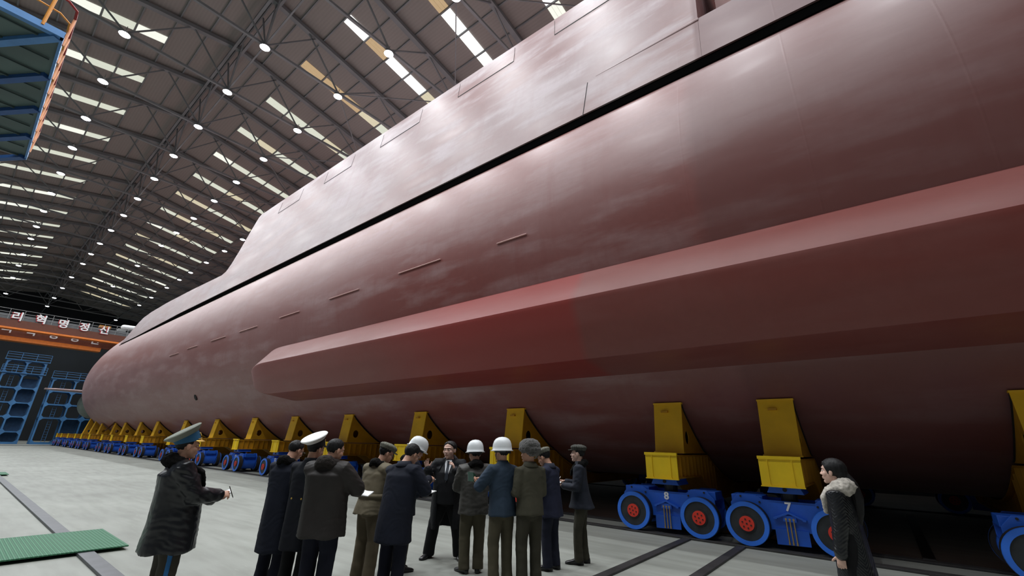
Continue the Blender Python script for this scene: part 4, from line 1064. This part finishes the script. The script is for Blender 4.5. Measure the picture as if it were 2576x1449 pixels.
BLUEG = cloth('slate blue cloth', (0.045, 0.075, 0.120), .8); OLIVE = cloth('olive suit cloth', (0.112, 0.105, 0.072), .85); NAVY3 = cloth('blue navy coat cloth', (0.029, 0.034, 0.072), .8); NAVY4 = cloth('grey navy coat cloth', (.030, .036, .055), .8)
TR_OLIVE = cloth('olive trouser cloth', (0.136, 0.119, 0.076)); TR_TAN = cloth('tan trouser cloth', (0.240, 0.192, 0.125)); TR_NAVY = cloth('navy trouser cloth', (.014, .016, .034)); TR_BLK = cloth('black trouser cloth', (.009, .009, .011)); TR_DK = cloth('dark olive trouser cloth', (0.080, 0.074, 0.051))
CAPG = cloth('olive grey cap cloth', (0.247, 0.247, 0.199), .85); CAPG2 = cloth('dark cap cloth', (0.099, 0.099, 0.086), .85)
# arm presets in body units: w = (sideways, forward, height) of the wrist
def writing(z=1.10, y=.27, x=.06):
    return {'L': dict(w=(x + .02, y, z - .03), pole=(-.9, -.5, -.6), d=(.45, .85, .05), p=(.1, 0, 1), curl=.45, spread=.1),
            'R': dict(w=(x + .03, y + .01, z + .05), pole=(.9, -.5, -.6), d=(-.35, .85, .15), p=(-.5, .1, -.8), curl=[.9, .9, 1.1, 1.2], pinch=True, spread=.05)}
def give(P_, who, z=1.10, y=.27, cover=None, pen_m=None, openv=.12, nd=(0, 1, .25), nn=(0, -.3, 1), do_pen=True, dx=0, w=.10, l=.15):
    root, RMx, tips, cobj, T = P_
    tl, wl, dl = tips['L']; tr2, wr, dr = tips['R']
    c_ = wl + dl*.09 + Vector((.0 + dx, .03, .035))
    notebook(RMx, c_, nd, nn, 'open notebook in the hands of ' + who, cover, w, l, openv)
    if do_pen:
        a = tr2 + Vector((-.01, .035, -.03)); b = tr2 + Vector((.02, -.03, .085)); pen(RMx, a, b, 'pen in the right hand of ' + who, pen_m)
# 1 officer in leather at left
P1 = person('officer in grey-green peaked cap and black leather coat, standing alone at left', (1.76, 5.87), 12, 1.72, 1.18,
    coat=dict(hem=.60, hx=.215, hy=.205, wx=.19, wy=.185, cx=.20, cy=.165, m=LEATH, fold=.012, sleeve=1.25), legs=dict(m=cloth('grey olive uniform trousers', (.085, .078, .060)), stripe=mat('bright blue stripe', (.02, .16, .42), .7), r=1.05),
    head=dict(pitch=2), arms={'L': dict(w=(.10, .33, 1.05), pole=(-.6, -.5, -.7), d=(.2, 1, 0), p=(.2, 0, 1), curl=.5), 'R': dict(w=(.13, .33, 1.10), pole=(.5, -.6, -.7), d=(-.1, 1, .1), p=(-.7, .1, -.6), curl=[.8, .9, 1.1, 1.2], pinch=True)},
    lean=-.15, collar=('furbig', FURB), hat='peaked_grey', hair='short', seed=1)
give(P1, 'the officer in the leather coat at left', openv=.05, nd=(.2, 1, .5), nn=(.1, -.5, 1), w=.07, l=.13)
# 2 navy overcoat, glasses
P2 = person('bareheaded man with glasses in long navy overcoat, just left of the white-capped officer', (3.01, 6.24), 48, 1.69, 1.12,
    coat=dict(hem=.36, hx=.185, hy=.155, m=NAVY, fold=.008), legs=dict(m=TR_NAVY), head=dict(pitch=24, yaw=12), arms=writing(), lean=.0, collar=('fur', FURB), glasses=True, seed=2)
give(P2, 'the man in glasses behind the white-capped officer')
# 3 white capped officer
P3 = person('naval officer in white-topped peaked cap and long black greatcoat with gold buttons', (3.05, 5.73), 52, 1.70, 1.06,
    coat=dict(hem=.46, hx=.19, hy=.155, m=NAVY2, fold=.007), legs=dict(m=TR_BLK), head=dict(pitch=10, yaw=12), arms=writing(), lean=.0, collar=('stand', NAVY2), hat='peaked_white', seed=3)
for q in (-1, 1): MB().ell((q*.07, -.152, 1.01), (.011, .006, .011), None, 10, 6).build('button', GOLD, P3[0])
give(P3, 'the naval officer in the white cap')
# 4 brown padded coat
P4 = person('stout bareheaded man seen from behind in a dark brown padded coat with fur collar', (3.06, 5.25), 62, 1.71, 1.2,
    coat=dict(hem=.65, hx=.225, hy=.17, wx=.215, wy=.16, cx=.215, cy=.15, m=BROWN, fold=.008, sleeve=1.3), legs=dict(m=TR_NAVY, r=1.1), head=dict(pitch=14, yaw=32), lean=-.12,
    arms={'L': dict(w=(-.10, .38, 1.11), abs=True, pole=(-.9, -.4, -.6), d=(.6, .8, 0), p=(0, 0, 1), curl=.4), 'R': dict(w=(.24, .33, 1.12), pole=(.9, -.3, -.7), d=(-.2, .9, .2), p=(-.6, 0, -.7), curl=[.8, .9, 1.1, 1.2], pinch=True)}, collar=('furbig', mat('dark brown fur', (.022, .015, .012), .9, bump=1, bscale=120)), seed=4)
notebook(P4[1], (.27, .44, 1.06), (.1, 1, .3), (.1, -.35, 1), 'open white notebook held out by the man in the brown padded coat', None, .09, .14, .1)
pen(P4[1], P4[2]['R'][0] + Vector((0, .03, -.02)), P4[2]['R'][0] + Vector((0, -.02, .08)), 'dark pen in the hand of the man in the brown padded coat')
# 5 khaki coat and cap
P5 = person('man with glasses in belted khaki padded coat, tan trousers and grey soft cap', (3.88, 5.52), 40, 1.67, 1.10,
    coat=dict(hem=.80, hx=.215, hy=.165, m=TAN, fold=.009, belt=True, sleeve=1.2), legs=dict(m=TR_TAN, r=1.05), head=dict(pitch=22, yaw=22), arms=writing(), lean=.14, collar=('fur', FURB), hat=('soft', CAPG), glasses=True, seed=5, feet={'L': (-.12, 0, -10), 'R': (.12, 0, 10)})
give(P5, 'the man in the khaki coat', do_pen=False)
# 6 navy overcoat in the foreground
P6 = person('bareheaded man with glasses in plain navy overcoat, writing, nearest the camera in the group', (3.80, 4.86), 50, 1.69, 1.17,
    coat=dict(hem=.55, hx=.205, hy=.165, m=NAVY, fold=.006, sleeve=1.12), legs=dict(m=TR_NAVY), head=dict(pitch=30, yaw=15), lean=.15, arms={'L': dict(w=(.0, .34, 1.07), abs=True, pole=(-.9, -.5, -.6), d=(.6, .8, .05), p=(0, 0, 1), curl=.4), 'R': dict(w=(.16, .33, 1.12), pole=(.9, -.5, -.6), d=(-.25, .9, .2), p=(-.6, .1, -.7), curl=[.8, .9, 1.1, 1.2], pinch=True)},
    collar=('fold', NAVY), hair='full', glasses=True, seed=6)
notebook(P6[1], P6[2]['R'][0] + Vector((-.02, .06, -.05)), (.2, 1, .2), (0, -.3, 1), 'small white notebook held by the man in the plain navy overcoat', None, .07, .12, .1)
pen(P6[1], P6[2]['R'][0] + Vector((0, .03, -.03)), P6[2]['R'][0] + Vector((.01, -.02, .09)), 'silver pen in the hand of the man in the plain navy overcoat', M['greyrail'])
# 7 helmet behind 6
P7 = person('man in white hard hat and navy coat, left of the speaker with raised hands', (4.46, 5.57), 25, 1.72, 1.10,
    coat=dict(hem=.70, hx=.205, hy=.16, m=NAVY, fold=.007, sleeve=1.1), legs=dict(m=TR_OLIVE), head=dict(pitch=24, yaw=14, roll=0), arms=writing(1.12, .30), lean=.10, collar=('fur', FURB), hat='helmet', seed=7)
give(P7, 'the man in the hard hat facing the speaker', openv=.2, nd=(.3, 1, .35), w=.09, l=.15)
# 8 speaker
P8 = person('heavy-set man in open black coat, white shirt and tie, both hands raised', (5.42, 5.66), 258, 1.70, 1.30,
    coat=dict(hem=.42, hx=.205, hy=.165, wx=.195, wy=.165, cx=.195, cy=.145, m=cloth('black overcoat', (.010, .011, .015), .7), open=.60, suit=cloth('black suit', (.013, .014, .018), .7), fold=.007, sleeve=1.15),
    legs=dict(m=TR_BLK, r=1.08), head=dict(pitch=2, yaw=20, size=1.14, wide=1.16), feet={'L': (-.24, 0, -22), 'R': (.24, .03, 22)}, skin=1,
    arms={'R': dict(w=(.30, .26, 1.29), pole=(.6, -.3, -1), d=(.25, .25, 1), p=(-.55, .75, .3), curl=[.15, .2, .3, .35], spread=.5), 'L': dict(w=(.17, .33, 1.29), pole=(-.7, -.2, -1), d=(.35, .2, 1), p=(.75, .0, -.1), curl=[.45, .5, .6, .65], spread=.25)},
    collar=('hood', mat('dark quilted hood', (.014, .015, .020), .7, bump=.6, bscale=40)), hair='full', seed=8)
# 9 helmet, grey jacket
P9 = person('man in white hard hat and crumpled dark grey jacket, back turned, fur collar', (5.13, 4.80), 100, 1.67, 1.12,
    coat=dict(hem=.76, hx=.20, hy=.155, m=GREYB, fold=.008, crumple=True, sleeve=1.22), legs=dict(m=TR_OLIVE, r=1.02), head=dict(pitch=4, yaw=-18), arms=writing(1.08, .28), lean=.02, collar=('fur', FURB), hat='helmet', seed=9, feet={'L': (-.10, .0, -28), 'R': (.10, 0, 15)})
# 10 helmet, blue jacket, green book
P10 = person('man in white hard hat and slate blue jacket holding a dark green notebook', (4.98, 4.14), 122, 1.71, .98,
    coat=dict(hem=.80, hx=.205, hy=.16, m=BLUEG, fold=.007, sleeve=1.12), legs=dict(m=TR_OLIVE, r=1.0), head=dict(pitch=2, yaw=-10), lean=.02,
    arms={'L': dict(w=(-.17, .30, 1.16), abs=True, pole=(-.9, -.5, -.6), d=(-.3, .9, .3), p=(.3, .2, .9), curl=.5), 'R': dict(w=(-.08, .33, 1.22), abs=True, pole=(.9, -.4, -.6), d=(-.5, .8, .1), p=(-.2, -.2, -.9), curl=.6)}, collar=('stand', BLUEG), hat='helmet', seed=10)
notebook(P10[1], (-.21, .46, 1.24), (.15, .5, .9), (-.3, 1, -.35), 'dark green notebook with white pages held by the man in the slate blue jacket', mat('dark green cover', (.01, .05, .03), .5), .08, .13, .35)
# 11 fur hat
P11 = person('man in large grey fur hat and olive suit standing stiffly with back turned', (5.21, 3.85), 118, 1.71, .95,
    coat=dict(hem=.82, hx=.205, hy=.15, m=OLIVE, fold=.006, sleeve=.98), legs=dict(m=TR_DK, r=1.05), head=dict(pitch=0, yaw=-30), arms={'L': dict(w=(.16, .22, 1.08), pole=(-.3, -.8, -.8), d=(.5, .8, 0), p=(0, 0, 1), curl=.5), 'R': dict(w=(.14, .24, 1.08), pole=(.3, -.8, -.8), d=(-.5, .8, 0), p=(0, 0, -1), curl=.5)}, collar=('fold', OLIVE), hat='fur', hair='short', seed=11)
# 12 cap, navy
P12 = person('man in grey soft cap and blue-navy coat, head bowed, right of the fur hat', (6.05, 4.07), 152, 1.66, 1.02,
    coat=dict(hem=.72, hx=.20, hy=.165, m=NAVY3, fold=.008, sleeve=1.12), legs=dict(m=cloth('blue trousers', (.026, .030, .055))), head=dict(pitch=26, yaw=-6), arms=writing(1.12, .24), lean=.06, collar=('fold', cloth('grey blue collar', (.04, .045, .07))), hat=('soft', CAPG), seed=12, feet={'L': (-.09, .02, -12), 'R': (.09, -.02, 5)})
# 13 right man
P13 = person('slim man in dark soft cap, navy coat and olive trousers facing left', (6.66, 3.90), 172, 1.70, .92,
    coat=dict(hem=.78, hx=.23, hy=.225, wx=.19, wy=.15, m=NAVY4, fold=.007, sleeve=1.08), legs=dict(m=TR_DK, r=.98), head=dict(pitch=-2), arms={'L': dict(w=(.10, .25, 1.10), pole=(-.5, -.6, -.7), d=(.2, 1, .15), p=(.2, 0, 1), curl=.5), 'R': dict(w=(.13, .24, 1.14), pole=(.5, -.6, -.7), d=(-.2, 1, .1), p=(-.6, 0, -.7), curl=[.8, .9, 1.1, 1.2], pinch=True)}, lean=.04, collar=('fur', FURB), hat=('soft', CAPG2), seed=13, skin=1, feet={'L': (-.07, .06, 0), 'R': (.09, -.02, 0)})
give(P13, 'the slim man at the right end of the group', cover=M['tyre'], pen_m=M['white'], w=.07, l=.12)
# 14 woman
def quilt_mat():
    m, nt, b = new_mat('black chevron quilting'); N = nt.nodes; L = nt.links; tc = N.new('ShaderNodeTexCoord'); sp = N.new('ShaderNodeSeparateXYZ'); L.new(tc.outputs['Object'], sp.inputs[0])
    def mt(op, a, b_=None):
        x = N.new('ShaderNodeMath'); x.operation = op
        for i, v in enumerate((a, b_)):
            if v is None: continue
            if isinstance(v, (int, float)): x.inputs[i].default_value = v
            else: L.new(v, x.inputs[i])
        return x.outputs[0]
    ang = mt('ARCTAN2', sp.outputs['Y'], sp.outputs['X'])
    fold = mt('PINGPONG', mt('ADD', ang, 10), .45)
    ph = mt('ADD', mt('MULTIPLY', sp.outputs['Z'], 210), mt('MULTIPLY', fold, 38)); w_ = mt('SINE', ph)
    nz = N.new('ShaderNodeTexNoise'); nz.inputs['Scale'].default_value = 9; L.new(tc.outputs['Object'], nz.inputs['Vector'])
    hgt = mt('ADD', w_, mt('MULTIPLY', nz.outputs['Fac'], 3)); bp = N.new('ShaderNodeBump'); bp.inputs['Strength'].default_value = .25; bp.inputs['Distance'].default_value = .003
    L.new(hgt, bp.inputs['Height']); L.new(bp.outputs[0], b.inputs['Normal']); b.inputs['Base Color'].default_value = (.007, .008, .010, 1); b.inputs['Roughness'].default_value = .36
    return m
P14 = person('woman with tied-back black hair in black quilted coat with pale fur collar', (5.88, .42), 163, 1.63, .98,
    coat=dict(hem=.30, hx=.20, hy=.20, wx=.155, wy=.135, cx=.175, cy=.125, sh=.175, m=quilt_mat(), fold=.007, sleeve=1.12), legs=dict(m=TR_BLK), head=dict(pitch=-2, yaw=0), skin=1, female=True, hair='long', lean=.03,
    arms={'R': dict(w=(.195, .045, .83), pole=(.2, -1, -.1), d=(-.1, .15, -1), p=(-1, 0, 0), curl=.45), 'L': dict(w=(.195, .045, .83), pole=(-.2, -1, -.1), d=(.1, .15, -1), p=(1, 0, 0), curl=.45)},
    collar=('shawl', mat('pale grey fur', (.46, .42, .37), .95, var=.25, scale=25, bump=.5, bscale=110, bdist=.006)), seed=14)
t = MB(); t.tube([(-.03, -.095, .05), (0, -.115, .055), (.04, -.09, .045)], .006, 8); t2 = MB(); t2.merge(t, P14[4]); t2.build('hair_clip', mat('dark teal clip', (.02, .08, .09), .3), P14[0])

# ------------------------------------------------------------------ world and view
w = bpy.data.worlds.new('world'); SC.world = w; w.use_nodes = True
w.node_tree.nodes['Background'].inputs[0].default_value = (.02, .022, .025, 1); w.node_tree.nodes['Background'].inputs[1].default_value = .2
SC.view_settings.view_transform = 'Standard'; SC.view_settings.look = 'None'; SC.view_settings.gamma = 1; SC.view_settings.exposure = 0.0
SC.view_settings.use_curve_mapping = False
